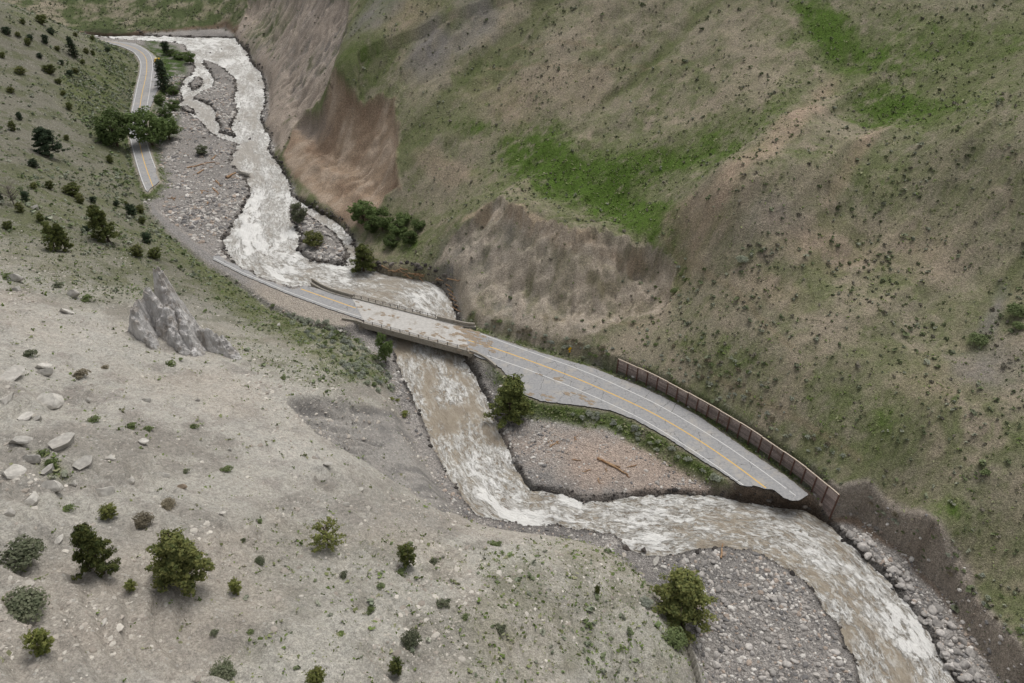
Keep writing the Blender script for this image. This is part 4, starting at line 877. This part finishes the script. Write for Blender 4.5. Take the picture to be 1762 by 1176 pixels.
for i, (x, y, w, h) in enumerate(JN):
    tree('juniper_bush', x, y, w*1.1, h*1.15, ('juniper', (3, 5, 7)[i % 3]), ('juniper', 'spruce', 'pine')[i % 3], ('dark juniper bush high on the slope facing the far road bend' if y < 120 else 'dark juniper bush on the grey slope across from the cottonwoods' if y < 300 else 'dark juniper bush near the tall pine and the slim pair'), 'bush', 'dark junipers above the far road')

# ------------------------------------------------------------------ shrubs
BM = {}
def bush_mesh(kind_, v, leaf):
    k = (kind_, v, leaf)
    if k not in BM:
        r = np.random.default_rng(700+v); a = {'sage': (11, 26, .085), 'green': (13, 26, .09), 'big': (34, 48, .05)}[kind_]
        Vv, F = dome_bush(*a, .78 if kind_ != 'big' else .95, r); BM[k] = mesh_from('shrub', Vv, F, [M[leaf]])
    return BM[k]
def shrub(name, p, w, hs, kind_, leaf, label, group):
    o = obj(name, bush_mesh(kind_, random.randrange(5), leaf), None, (p[0], p[1], p[2]-.06), random.uniform(0, 6.28), (w/2, w/2*random.uniform(.8, 1.2), w/2*hs))
    return tag(o, label, 'shrub', group)
def in_px(pts, n):
    P = np.array(pts, float); out = []
    while len(out) < n:
        q = rng.uniform(P.min(0), P.max(0)); 
        if inside(np.array([q[0]]), np.array([q[1]]), P)[0]: out.append(q)
    return at(*np.array(out).T)
TAKEN = []
def thicket(pts, n, w0, w1, name, leafs, label, group, hs=1.0):
    for p in in_px(pts, n):
        if abs(height(p[0], p[1])-p[2]) > .5 or p[2] < ZW+.5: continue
        if min(np.hypot(*(P_-p[:2]).T).min() for P_ in (resample(ROADN, 2), resample(ROADA, 2))) < 1.6 or inside(p[:1], p[1:2], ROADN)[0] or inside(p[:1], p[1:2], ROADF)[0] or inside(p[:1], p[1:2], TRACK)[0]: continue
        w = random.uniform(w0, w1)*(1.0 if random.random() > .25 else .7); lf = random.choice(leafs); shrub(name, p, w, hs*random.uniform(.8, 1.15), 'sage', lf, ('large ' if w > .62*w0+.38*w1 else 'small ')+{'sage': 'silvery grey ', 'green_bush': 'leaf-green ', 'brown_bush': 'dry brownish '}[lf]+label, group); TAKEN.append(p[:2])
thicket([(470, 508), (540, 546), (590, 566), (632, 590), (668, 640), (684, 682), (655, 678), (600, 640), (540, 590), (490, 550), (462, 526)], 115, 1.9, 3.3, 'sagebrush', ['sage', 'sage', 'sage', 'sage', 'green_bush'], 'sagebrush in the thicket below the bridge approach track', 'sagebrush below the bridge approach')
thicket([(905, 690), (1000, 704), (1090, 728), (1180, 782), (1245, 830), (1225, 828), (1140, 780), (1060, 738), (960, 712), (900, 704)], 52, 1.5, 2.7, 'sagebrush', ['sage', 'sage', 'sage', 'sage', 'green_bush'], 'sagebrush on the verge between road and gravel bar', 'sagebrush between road and gravel bar')
thicket([(820, 556), (900, 582), (960, 598), (1056, 622), (1070, 600), (1000, 588), (920, 566), (840, 545)], 40, 1.4, 2.5, 'sagebrush', ['sage', 'sage', 'brown_bush', 'green_bush'], 'sagebrush along the foot of the eroded bluff beside the road', 'sagebrush at the foot of the bluff')
thicket([(1070, 575), (1160, 560), (1290, 610), (1400, 720), (1500, 830), (1440, 822), (1340, 745), (1200, 668), (1080, 612)], 84, 1.0, 2.1, 'sagebrush', ['sage', 'sage', 'sage', 'brown_bush', 'green_bush'], 'sagebrush on the slope just above the slatted wall', 'sagebrush above the slatted wall')
thicket([(1480, 850), (1560, 880), (1680, 960), (1762, 1060), (1762, 1120), (1690, 1060), (1600, 955), (1520, 895)], 24, 1.0, 2.0, 'sagebrush', ['sage', 'brown_bush', 'green_bush'], 'shrub on the slope above the brown cut bank', 'shrubs above the cut bank')
thicket([(1120, 450), (1180, 440), (1200, 520), (1150, 560), (1110, 530)], 20, 1.0, 1.9, 'green_shrub', ['green_bush', 'sage'], 'shrub in the gully beside the eroded bluff', 'shrubs in the gully by the bluff')
for x, y, w, lf, lab in ((1680, 592, 42, 'green_bush', 'large round bright green shrub beside the grey scree chute'), (1747, 542, 44, 'green_bush', 'large green shrub on the far side of the scree chute'), (1752, 566, 28, 'green_bush', 'smaller green shrub below the large one across the scree chute'), (1276, 452, 28, 'sage', 'wide pale sagebrush on the open slope above the game trail'),
                    (1160, 505, 22, 'green_bush', 'bright green shrub at the mouth of the bluff gully')):
    p = at1(x, y); shrub('green_shrub', p, w/ppm(p), 1.0, 'big', lf, lab, None); TAKEN.append(p[:2])
# shrubs of the pale slope, placed one by one
NS = [(42, 965, 96, 'dark_bush', 'large dark twiggy shrub uphill of its twin, with paler rim', 'big'), (48, 1052, 98, 'dark_bush', 'large dark twiggy shrub with bright green growth at its foot', 'big'), (246, 902, 54, 'brown_bush', 'wide brownish shrub above the largest pine', 'big'), (290, 872, 36, 'brown_bush', 'smaller brownish shrub touching the wide one above the largest pine', 'big'),
      (38, 1045, 34, 'green_bush', 'bright green shrub growing inside the large dark shrub', 'sage'), (385, 1160, 58, 'dark_bush', 'grey-green shrub clump below the largest pine', 'big'), (708, 1105, 52, 'dark_bush', 'broad grey-green shrub uphill of the egg-shaped juniper', 'big'), (690, 990, 34, 'green_bush', 'pale green shrub at the foot of the compact juniper', 'sage'),
      (1110, 1040, 34, 'sage', 'grey sagebrush beside the broad yellow-green pine', 'big'), (1160, 1105, 60, 'green_bush', 'dark green shrub in front of the broad yellow-green pine', 'big'), (120, 878, 34, 'green_bush', 'green shrub among grey rock slabs', 'sage'), (320, 812, 22, 'dark_bush', 'small grey-green shrub above the pinkish block', 'sage'), (390, 812, 34, 'green_bush', 'fresh green shrub on the bare slope under the rock spire', 'sage'),
      (294, 628, 26, 'green_bush', 'vivid green shrub at the foot of the rock spire', 'sage'), (310, 620, 14, 'green_bush', 'little green shrub touching the vivid one by the spire', 'sage'), (52, 614, 38, 'dark_bush', 'brownish shrub left of two stacked slabs on the slope', 'sage'), (182, 634, 20, 'brown_bush', 'small brown shrub on the slope below the spire', 'sage'), (140, 648, 38, 'brown_bush', 'flat brown shrub on the stony slope', 'sage'),
      (163, 724, 30, 'green_bush', 'green shrub on the stony slope, highest of a loose row', 'sage'), (228, 738, 34, 'green_bush', 'green shrub in the loose row on the stony slope', 'sage'), (257, 740, 26, 'green_bush', 'green shrub at the end of the loose row', 'sage'), (334, 736, 28, 'green_bush', 'green shrub apart from the loose row', 'sage'), (697, 715, 26, 'yellow_pine', 'yellow-green shrub on the gravel strip by the river', 'sage'),
      (674, 688, 16, 'yellow_pine', 'small upright green shrub above the gravel strip', 'sage'), (684, 690, 14, 'yellow_pine', 'little green shrub next to the upright one on the gravel strip', 'sage'), (852, 940, 34, 'green_bush', 'green shrub at the edge where the bare slope drops to the river', 'sage'), (150, 517, 34, 'green_bush', 'green shrub on the slope uphill from the spire', 'sage'),
      (100, 494, 26, 'dark_bush', 'dark shrub on the grassy slope uphill of the spire', 'sage'), (15, 480, 30, 'green_bush', 'green shrub above a pale ledge', 'sage'), (447, 968, 26, 'dark_bush', 'grey shrub between the largest pine and the airy pine', 'big'), (420, 930, 16, 'dark_bush', 'small grey shrub uphill of the grey one near the airy pine', 'sage'), (748, 968, 22, 'dark_bush', 'grey shrub beside the compact juniper', 'sage'),
      (370, 1090, 26, 'dark_bush', 'small grey-green shrub in the gap below the largest pine', 'sage'), (430, 1090, 20, 'green_bush', 'small green shrub on the pale soil below the sapling', 'sage'), (765, 1040, 34, 'dark_bush', 'elongated grey shrub in the tufted grass', 'sage'), (860, 1085, 40, 'dark_bush', 'dark shrub clump in the tufted grass patch', 'sage'), (800, 1062, 26, 'green_bush', 'green shrub clump at the rim of the tufted grass', 'sage'),
      (655, 1010, 22, 'green_bush', 'small green shrub downhill of the compact juniper', 'sage'), (590, 990, 26, 'dark_bush', 'grey-green shrub under the airy pine', 'sage'), (640, 1052, 30, 'green_bush', 'low green shrub trio on pale soil', 'sage'), (95, 800, 40, 'green_bush', 'green shrub in the cleft between rock slabs', 'sage'), (75, 782, 30, 'green_bush', 'upper green shrub in the cleft between rock slabs', 'sage'),
      (488, 652, 16, 'green_bush', 'small green shrub on the slope below the spire ridge', 'sage'), (1540, 898, 20, 'sage', 'pale sagebrush right above the wall end', 'sage'), (1695, 815, 30, 'green_bush', 'light green shrub low on the olive slope', 'sage')]
for x, y, w, lf, lab, kd in NS:
    p = at1(x, y); o = shrub('slope_shrub', p, w/ppm(p), .8, kd, lf, lab, None); TAKEN.append(p[:2])
# a bare dead tree
def dead_tree():
    p = at1(24, 352); W, Hh = size_of(p, 40, 44); T = [tube([(0, 0, -.1), (.1, 0, Hh*.4), (0, .1, Hh*.8)], [.16, .1, .04], 6)]
    for i in range(60):
        z = Hh*random.uniform(.15, .75); th = random.uniform(0, 6.28); l = W*.5*random.uniform(.5, 1.1); T.append(tube([(0, 0, z), (l*.5*math.cos(th), l*.5*math.sin(th), z+l*.35), (l*math.cos(th+.3), l*math.sin(th+.3), z+l*.8)], [.06, .04, .015], 4))
    tag(obj('dead_tree', mesh_from('dead_tree', *join(T), [M['grey_twig']]), None, tuple(p)), 'bare grey leafless tree on the hillside', 'tree')
dead_tree()

# low cover too small to count: merged
def scatter(dens, n, seed):
    r = np.random.default_rng(seed); ay = np.gradient(YS)[:, None]*((Rx-Lx)/(NC-1))[:, None]; w = (dens*ay).ravel(); c = np.cumsum(w); k = np.searchsorted(c, r.random(n)*c[-1])
    k = np.clip(k, 0, nr*nc-1); j, i = np.divmod(k, nc); dx = ((Rx-Lx)/(NC-1))[j]; dy = np.gradient(YS)[j]
    x = GX.ravel()[k]+(r.random(n)-.5)*dx; y = GY.ravel()[k]+(r.random(n)-.5)*dy
    return np.stack([x, y, height(x, y)], -1)
def proj_grid():
    zc = GY*CP+(EYE-H)*SP; return 881+FPX*GX/zc, 588+FPX*((EYE-H)*CP-GY*SP)/zc      # only to skip what stands far outside the view
offroad = (np.minimum.reduce([dRn, dRa, dRf, dTr]) > .8)*(dW > 1.0)
vpx = proj_grid(); seen = (vpx[0] > -200)*(vpx[0] < 1960)*(vpx[1] > -130)*(vpx[1] < 1320)*(H < 100)
def merged(tmpl, pts, sc, colr, name, mat, label, cat, sink=.05, seed=1, flat=None):
    r = np.random.default_rng(seed); n = len(pts); pick = r.integers(0, len(tmpl), n); Vs, Fs, Cs = [], [], []; o = 0
    for t in range(len(tmpl)):
        m = pick == t
        if not m.any(): continue
        tv, tf = tmpl[t]; k = m.sum(); a = r.random(k)*6.283; ca, sa = np.cos(a)[:, None], np.sin(a)[:, None]; s = sc[m][:, None]
        x = (tv[None, :, 0]*ca-tv[None, :, 1]*sa)*s; y = (tv[None, :, 0]*sa+tv[None, :, 1]*ca)*s; z = tv[None, :, 2]*s*(1 if flat is None else flat[m][:, None])
        Vs.append((np.stack([x, y, z], -1)+pts[m][:, None]-[0, 0, sink]).reshape(-1, 3)); Fs.append((tf[None]+(np.arange(k)*len(tv))[:, None, None]).reshape(-1, tf.shape[1])+o); Cs.append(np.repeat(colr[m], len(tv), 0)); o += k*len(tv)
    me = mesh_from(name, np.vstack(Vs), np.vstack(Fs), [mat]); color_attr(me, np.vstack(Cs)); return kind(obj(name, me), 'stuff', label, cat)
def pal(cols, n, r, jit=.25):
    a = np.array([L(c) for c in cols]); return a[r.integers(0, len(a), n)]*(1+(r.random((n, 1))-.5)*2*jit)
r7 = np.random.default_rng(77)
small = [dome_bush(3, 4, .30, .8, np.random.default_rng(800+i)) for i in range(6)]
tuft = []
for i in range(5):
    rr = np.random.default_rng(900+i); c = rr.normal(size=(5, 3))*[.45, .45, .2]+[0, 0, .3]; tuft.append(leaves(c, .36, np.array([0, 0, 1.0])+rr.normal(size=(5, 3))*.5, .5, rr))
clump = sstep(.46, .64, fbm(GX, GY, 11, 3, 901))
d_r = right*offroad*seen*(1-np.maximum.reduce([mS, mC*.7, mB*.6]))*(.55+1.1*clump)*(1+1.2*sstep(210, 130, GY))*(1-.6*np.clip(lush, 0, 1))*(1+2.0*farr)
p = scatter(d_r, 19000, 21); n = len(p); nearp = 1+.1*(p[:, 1] < 190)
merged(small, p, r7.lognormal(-.72, .42, n).clip(.22, 1.2)*nearp, pal([(122, 127, 104), (144, 147, 128), (112, 120, 88), (122, 117, 104), (102, 110, 82)], n, r7), 'sagebrush_scatter', M['vleaf'], 'scattered low sagebrush over the olive hillside', 'sagebrush', seed=3)
d_l = left*offroad*seen*(np.clip(green_l**1.6, 0, 1)+.14*far_l)*(.3+clump)
p = scatter(d_l, 8200, 22); n = len(p); farp = 1+.5*(p[:, 1] > 180)
merged(small, p, r7.lognormal(-.95, .45, n).clip(.15, 1.1)*farp, pal([(136, 143, 122), (128, 137, 106), (114, 127, 88), (150, 153, 136)], n, r7), 'shrub_scatter', M['vleaf'], 'low shrubs scattered over the grey hillside', 'shrubs', seed=4)
d_t = offroad*seen*(left*(.06+np.clip(green_l, 0, 1)*1.0)*sstep(260, 120, GY)+right*(.12+lush*.6)*(1-np.maximum.reduce([mS, mC, mB*.7]))*sstep(330, 200, GY)+(strip+verge)*1.4*(dV < 1.5))
p = scatter(d_t, 20500, 23); n = len(p)
merged(tuft, p, r7.lognormal(-1.2, .42, n).clip(.1, .75), pal([(126, 132, 92), (110, 124, 74), (140, 141, 110), (100, 116, 64)], n, r7), 'grass_tufts', M['vleaf'], 'small grass tufts dotted over slopes and verges', 'grass', seed=5, sink=.03)

# ------------------------------------------------------------------ stones
RK = [mesh_from('boulder', *rock(2, 1.12, 1.12, 1.12, 11, .012, np.random.default_rng(40+i), (.32, .6)), [M['rock']], False) for i in range(6)]
def boulder(x, y, w, h, label, group=None, mat=None, name='boulder', flat=.55, zoff=0.0):
    p = at1(x, y); s = ppm(p); a = w/2/s; me = RK[random.randrange(6)]
    if mat: me = me.copy(); me.materials.clear(); me.materials.append(M[mat])
    o = obj(name, me, None, (p[0], p[1], p[2]+zoff), 0, (a, a*random.uniform(.6, .95)*(h/w)*1.3, max(.15, a*flat))); o.rotation_euler = (random.uniform(-.25, .25), random.uniform(-.25, .25), random.uniform(-.35, .35))
    return tag(o, label, 'rock', group)
slab_l = 'pale weathered rock slab half buried in the bare stony slope'; slab_g = 'rock slabs on the stony slope'
for x, y, w, h in ((51, 792, 46, 22), (20, 812, 42, 36), (56, 862, 50, 50), (174, 850, 42, 34), (225, 829, 34, 22), (281, 818, 20, 13), (146, 800, 46, 26), (84, 812, 34, 24), (17, 884, 40, 26), (20, 482, 34, 14), (30, 500, 36, 14), (122, 509, 30, 12), (70, 632, 32, 16), (72, 644, 36, 12), (66, 722, 22, 12), (112, 538, 36, 12), (395, 775, 18, 10), (245, 760, 26, 14),
                   (78, 692, 54, 34), (17, 645, 40, 56), (41, 720, 34, 26), (109, 765, 56, 44), (30, 760, 44, 30), (10, 690, 34, 40), (210, 740, 20, 10), (340, 690, 20, 9), (60, 360, 24, 8), (480, 560, 10, 8), (560, 800, 22, 10), (545, 788, 18, 10), (590, 870, 20, 10), (380, 885, 16, 8), (620, 845, 22, 12), (150, 690, 26, 14), (190, 790, 24, 14), (250, 690, 18, 10)):
    boulder(x, y, w*1.1, h*1.1, slab_l, slab_g, flat=.62, name='rock_slab', zoff=.08)
boulder(83, 838, 48, 28, 'large tilted grey boulder with an orange-stained end', flat=.6); boulder(126, 834, 44, 17, 'long flat grey rock next to the orange-stained boulder', flat=.4, name='rock_slab')
boulder(310, 839, 22, 14, 'pinkish block lying on the pale slope', mat='mud', flat=.6); boulder(167, 892, 26, 12, 'flat grey rock beside the bright yellow-green juniper', flat=.4, name='rock_slab'); boulder(179, 1072, 19, 24, 'whitish stone on the soil between juniper and largest pine', flat=.4)
boulder(99, 930, 18, 22, 'whitish stone beside the large dark shrub', flat=.35); boulder(418, 303, 32, 18, 'big angular grey boulder standing at the water edge of the gravel flat', flat=.95, name='river_boulder')
boulder(537, 555, 13, 9, 'pale angular boulder in the sagebrush below the approach track', flat=.9); boulder(586, 570, 16, 7, 'flat pale boulder deeper in the sagebrush thicket', flat=.5)
boulder(1078, 945, 22, 13, 'dark wet boulder at the foot of the near slope in the rapids', mat='darkrock', flat=.7, name='river_boulder'); boulder(1108, 947, 15, 11, 'brownish block beside the dark wet boulder', mat='darkrock', flat=.8, name='river_boulder'); boulder(1129, 966, 16, 24, 'pale slanted block beside the brownish one at the bar', flat=.6, name='river_boulder'); boulder(1126, 982, 12, 12, 'small pale block at the upper tip of the cobble bar', flat=.7, name='river_boulder')
for x, y, w, h in ((726, 500, 7, 6), (742, 503, 5, 5), (350, 238, 7, 3), (426, 98, 9, 3), (445, 140, 6, 3), (362, 92, 5, 2), (381, 85, 4, 2), (412, 210, 5, 3), (455, 440, 6, 4), (500, 440, 6, 4), (512, 450, 6, 4), (238, 63, 6, 3), (256, 65, 5, 2), (300, 73, 5, 2), (430, 240, 6, 3), (410, 190, 5, 3)):
    boulder(x, y, w*1.4, h*1.4, 'dark wet rock breaking the surface of the upstream rapids', 'rocks in the upstream rapids', 'darkrock', 'river_boulder', .7)
CB = [mesh_from('cobble', *rock(1, 1, 1, .8, 6, .05, np.random.default_rng(140+i)), [M['cobble']], True) for i in range(8)]
def stones(pts, n, s0, s1, label, group, name):
    out = in_px(pts, n)
    for p in out:
        if p[2] < ZW+.1: continue
        s = s0+(s1-s0)*random.random()**2; o = obj(name, CB[random.randrange(8)], None, (p[0], p[1], p[2]+s*.15), random.uniform(0, 6.28), (s, s*random.uniform(.6, 1), s*random.uniform(.5, .8)))
        o.rotation_euler = (random.uniform(-.4, .4), random.uniform(-.4, .4), random.uniform(0, 6.28)); tag(o, ('large ' if s > s0+.3*(s1-s0) else 'middling ' if s > s0+.06*(s1-s0) else 'small ')+label, 'stone', group)
bar_px = [(1130, 962), (1240, 948), (1300, 955), (1370, 1000), (1420, 1060), (1470, 1172), (1210, 1172), (1200, 1050)]
rip_px = [(1445, 908), (1480, 915), (1560, 985), (1620, 1050), (1680, 1140), (1700, 1174), (1645, 1174), (1600, 1098), (1540, 1005), (1480, 945)]
stones(bar_px, 135, .3, .95, 'rounded grey stone on the cobble bar beside the yellow-green pine', 'stones on the cobble bar', 'river_stone')
stones(rip_px, 120, .5, 1.25, 'angular stone in the riprap between the cut bank and the river', 'riprap below the cut bank', 'riprap_stone')
stones([(846, 705), (868, 700), (880, 760), (905, 830), (890, 812), (870, 775)], 24, .35, .8, 'stone on the bank edge below the dark juniper', 'stones below the dark juniper', 'river_stone')
stones([(500, 340), (560, 380), (600, 440), (560, 452), (515, 435)], 26, .5, 1.1, 'grey boulder on the rocky islet in the rapids', 'boulders on the islet', 'river_stone')
pebb = [rock(0, 1, .8, .6, 3, .1, np.random.default_rng(240+i)) for i in range(8)]
stone_cols = [(152, 147, 142), (172, 166, 160), (132, 129, 127), (186, 181, 175), (166, 152, 140), (112, 110, 109), (200, 196, 190)]
barP = at(*np.array(bar_px, float).T)[:, :2]; ripP = at(*np.array(rip_px, float).T)[:, :2]
inb = (1-sstep(-1, 1, sdist(GX, GY, barP, 30))); inr = (1-sstep(-1, 1, sdist(GX, GY, ripP, 30)))
d_s = offroad*seen*np.maximum(dV < .5, cut2*.35)*(dW > .3)*(.25+1.5*clump+2.2*inb+3.5*inr)*(GY < 420)*(1-strip)*(1-verge)
p = scatter(d_s, 12500, 31); n = len(p); near = np.clip(1-(p[:, 1]-60)/200, 0, 1)
merged(pebb, p, r7.lognormal(-1.55, .55, n).clip(.09, .75)*(1.0+.8*(p[:, 1] > 180)), pal(stone_cols, n, r7, .2), 'river_cobbles', M['vstone'], 'loose cobbles covering the gravel bars', 'cobbles', seed=6, sink=.0)
edge = offroad*0+((dWn > -.35) & (dWn < 1.1))*seen*(GY < 520)*1.0
p = scatter(edge, 3600, 32); n = len(p); p[:, 2] = np.maximum(p[:, 2], ZW-.1)
merged(pebb, p, r7.lognormal(-1.3, .5, n).clip(.12, .8)*(1+.6*(p[:, 1] > 180)), pal([(70, 66, 62), (92, 87, 82), (58, 54, 52), (112, 106, 100)], n, r7, .2), 'waterline_stones', M['vstone'], 'dark wet stones along the waterline', 'stones', seed=7, sink=.0)
d_c = left*seen*(1-np.clip(green_l*1.3, 0, 1))*offroad*(.15+1.8*sstep(.5, .7, fbm(GX, GY, 14, 3, 951)))*sstep(230, 110, GY)
p = scatter(d_c, 11000, 33); n = len(p)
merged(pebb, p, r7.lognormal(-1.95, .6, n).clip(.06, .8), pal([(182, 176, 166), (168, 160, 150), (196, 190, 180), (150, 142, 132)], n, r7, .15), 'scree_chips', M['vstone'], 'pale rock chips strewn over the bare slope', 'scree', seed=8, sink=.02, flat=np.full(n, .6))

# ------------------------------------------------------------------ driftwood, mud, sign, truck
def log(x0, y0, x1, y1, r, label, group=None):
    a, b = at1(x0, y0), at1(x1, y1); m = (a+b)/2; L_ = np.linalg.norm(b-a); k = max(4, int(L_/1.2)); ts = np.linspace(0, 1, k+1)
    P = a+(b-a)*ts[:, None]+rng.normal(size=(k+1, 3))*[.08, .08, .03]; P[:, 2] = np.maximum(P[:, 2], height(P[:, 0], P[:, 1]))+r*.7
    T = [tube(P-m, np.linspace(r, r*.45, k+1), 7)]
    for _ in range(4):
        t = random.uniform(.1, .9); q = a+(b-a)*t-m+[0, 0, r*.7]; T.append(tube([q, q+rng.normal(size=3)*[.5, .5, .2]+[0, 0, .3]], [r*.4, r*.12], 5))
    tag(obj('driftwood_log', mesh_from('driftwood_log', *join(T), [M['wood']], True), None, tuple(m)), label, 'log', group)
log(1028, 790, 1080, 818, .32, 'long orange-brown driftwood log on the gravel bar by the road'); log(1046, 797, 1068, 806, .25, 'shorter driftwood log crossing the long one'); log(1240, 962, 1243, 935, .22, 'reddish upright stump wedged at the head of the cobble bar')
log(390, 308, 406, 299, .6, 'thick orange driftwood log against the angular boulder'); log(946, 770, 962, 760, .2, 'thin bleached log on the gravel below the verge')
for a in ((322, 290, 370, 280), (365, 276, 372, 268), (366, 325, 376, 335), (372, 312, 380, 322), (340, 300, 352, 292)): log(*a, .32, 'weathered driftwood log strewn over the wide gravel flat', 'driftwood on the gravel flat')
for i in range(9):
    q = in_px([(870, 745), (1000, 740), (1180, 815), (1000, 845), (920, 825)], 1)[0]; u0 = proj(q); th = random.uniform(0, 3.14); l = random.uniform(7, 18)
    log(u0[0], u0[1], u0[0]+l*math.cos(th), u0[1]+l*.6*math.sin(th), .13, 'thin broken branch scattered over the gravel bar by the road', 'branches on the gravel bar')
for i in range(7):
    q = in_px([(290, 330), (400, 320), (420, 350), (380, 400), (300, 370)], 1)[0]; u0 = proj(q); th = random.uniform(0, 3.14); l = random.uniform(7, 16)
    log(u0[0], u0[1], u0[0]+l*math.cos(th), u0[1]+l*.5*math.sin(th), .22, 'grey-brown branch on the gravel flat below the broken road end', 'branches on the gravel flat')
for i in range(16):
    t = random.random(); x = 650+115*t+random.uniform(-6, 6); y = 462+22*t+random.uniform(-5, 3); log(x, y, x+random.uniform(8, 22), y+random.uniform(0, 9), .2, 'brown driftwood pole in the debris line on the bank upstream of the bridge', 'debris line upstream of the bridge')
for i in range(6):
    y = 490+i*8; log(768+i*2, y, 778+i*3, y+random.uniform(4, 9), .18, 'orange root piece on the bank at the end of the debris line', 'roots at the end of the debris line')
def mud_field():
    parts = []; 
    spots = [(onz(x, y, 0), w) for x, y, w in ((612, 521, .6), (622, 529, .8), (631, 534, .7), (660, 540, 1.0), (672, 544, .9), (684, 547, .6), (730, 572, 1.0), (745, 577, 1.1), (760, 581, .8), (790, 566, 1.3), (800, 572, 1.6), (806, 580, 1.8), (815, 583, 1.3), (822, 590, 1.7), (803, 592, 1.5), (796, 586, 1.3), (835, 596, 1.4), (845, 592, 1.2), (782, 560, 1.2), (775, 590, 1.2), (812, 603, 1.0),
             (798, 578, 1.6), (810, 574, 1.5), (826, 581, 1.4), (790, 596, 1.2), (784, 574, 1.3), (846, 604, 1.1), (770, 562, 1.0), (755, 560, .8), (640, 548, .8), (655, 553, .8), (890, 667, .5), (868, 664, .9), (925, 645, .6), (957, 654, 1.1), (962, 652, .8), (980, 678, 1.0), (1000, 684, 1.2), (940, 684, 1.2), (912, 680, 1.0), (1018, 690, 1.0), (668, 561, .8), (700, 571, .8), (725, 579, .8), (752, 588, .8))]
    for q, w in spots:
        for _ in range(3):
            c = q+rng.normal(size=2)*w*.6; nn = 12; th = np.linspace(0, 6.283, nn, endpoint=False); rr = w*rng.uniform(.35, 1.0, nn)*.8; e = np.stack([np.cos(th)*rr*1.4*ba[0]-np.sin(th)*rr*.6*ba[1], np.cos(th)*rr*1.4*ba[1]+np.sin(th)*rr*.6*ba[0]], -1)
            V = np.vstack([np.c_[c+e, np.full(nn, .013)], np.c_[c+e*.6, .035+rng.random(nn)*.03], [[c[0], c[1], .06]]])
            F = [(i, (i+1) % nn, nn+(i+1) % nn) for i in range(nn)]+[(i, nn+(i+1) % nn, nn+i) for i in range(nn)]+[(nn+i, nn+(i+1) % nn, 2*nn) for i in range(nn)]; parts.append((V, np.array(F)))
    kind(obj('mud', mesh_from('mud', *join(parts), [M['mud']], True)), 'stuff', 'dried mud smeared over the bridge ends and road', 'mud')
mud_field()
def sign():
    p = at1(980, 611); r = bpy.data.objects.new('warning_sign', None); C.objects.link(r); r.location = tuple(p); r.rotation_euler = (0, 0, .5)
    tag(r, 'yellow diamond warning sign on a post beside the road', 'sign')
    v, f = box(0, 0, 1.2, .08, .06, 2.5); obj('post', mesh_from('post', v, f, [M['steel']]), r)
    s = .62; v = np.array([(0, -.06, 2.0-s), (s, -.06, 2.0), (0, -.06, 2.0+s), (-s, -.06, 2.0), (0, -.04, 2.0-s), (s, -.04, 2.0), (0, -.04, 2.0+s), (-s, -.04, 2.0)]); f = np.array([(0, 1, 2, 3), (7, 6, 5, 4), (0, 4, 5, 1), (1, 5, 6, 2), (2, 6, 7, 3), (3, 7, 4, 0)])
    obj('plate', mesh_from('plate', v, f, [M['yellow']]), r); v, f = box(-.05, -.05, 1.1, .5, .02, .45); obj('speed_plate', mesh_from('speed_plate', v, f, [M['yellow']]), r)
sign()
def truck():
    p = onz(269, 107, 0); r = bpy.data.objects.new('utility_truck', None); C.objects.link(r); r.location = (p[0]+.5, p[1], .0); r.rotation_euler = (0, 0, .12)
    tag(r, 'small yellow utility truck parked on the far pull-out', 'truck')
    gl = m_simple('dark_glass', (.02, .025, .03), (.03, .035, .04), 3, .15, .5, 0); ty = m_simple('tyre_rubber', (.015, .015, .015), (.03, .03, .03), 5, .9, .2, 0); ro = m_simple('pale_roof', L((226, 214, 150)), L((236, 226, 170)), 4, .5, .4, 0)
    def trap(x, y0, y1, z0, z1, ins): 
        a = [(-x, y0, z0), (x, y0, z0), (x, y1, z0), (-x, y1, z0), (-x+.12, y0+ins, z1), (x-.12, y0+ins, z1), (x-.12, y1-.1, z1), (-x+.12, y1-.1, z1)]; return np.array(a), np.array([(0, 3, 2, 1), (4, 5, 6, 7), (0, 1, 5, 4), (1, 2, 6, 5), (2, 3, 7, 6), (3, 0, 4, 7)])
    obj('body', mesh_from('body', *trap(1.05, -2.6, 2.6, .45, 1.15, .1), [M['yellow']]), r); cab = obj('cab', mesh_from('cab', *trap(1.0, -1.2, 1.1, 1.15, 2.0, .55), [M['yellow']]), r)
    obj('windscreen', mesh_from('windscreen', np.array([(-.82, -1.12, 1.25), (.82, -1.12, 1.25), (.75, -.72, 1.88), (-.75, -.72, 1.88)]), np.array([(0, 1, 2, 3)]), [gl]), cab)
    v, f = box(0, .15, 2.05, 1.7, 1.5, .1); obj('roof', mesh_from('roof', v, f, [ro]), cab)
    v, f = box(0, 1.9, 1.35, 2.0, 1.3, .4); obj('load_bed', mesh_from('load_bed', v, f, [M['yellow']]), r)
    for x in (-.95, .95):
        for y in (-1.7, 1.7): obj('wheel', mesh_from('wheel', *tube([(x-.14, y, .42), (x-.13, y, .42), (x+.13, y, .42), (x+.14, y, .42)], [.05, .42, .42, .05], 14), [ty], False), r)
        v, f = box(x*.75, -2.62, .85, .3, .06, .2); obj('headlight', mesh_from('headlight', v, f, [M['white_line']]), r)
truck()
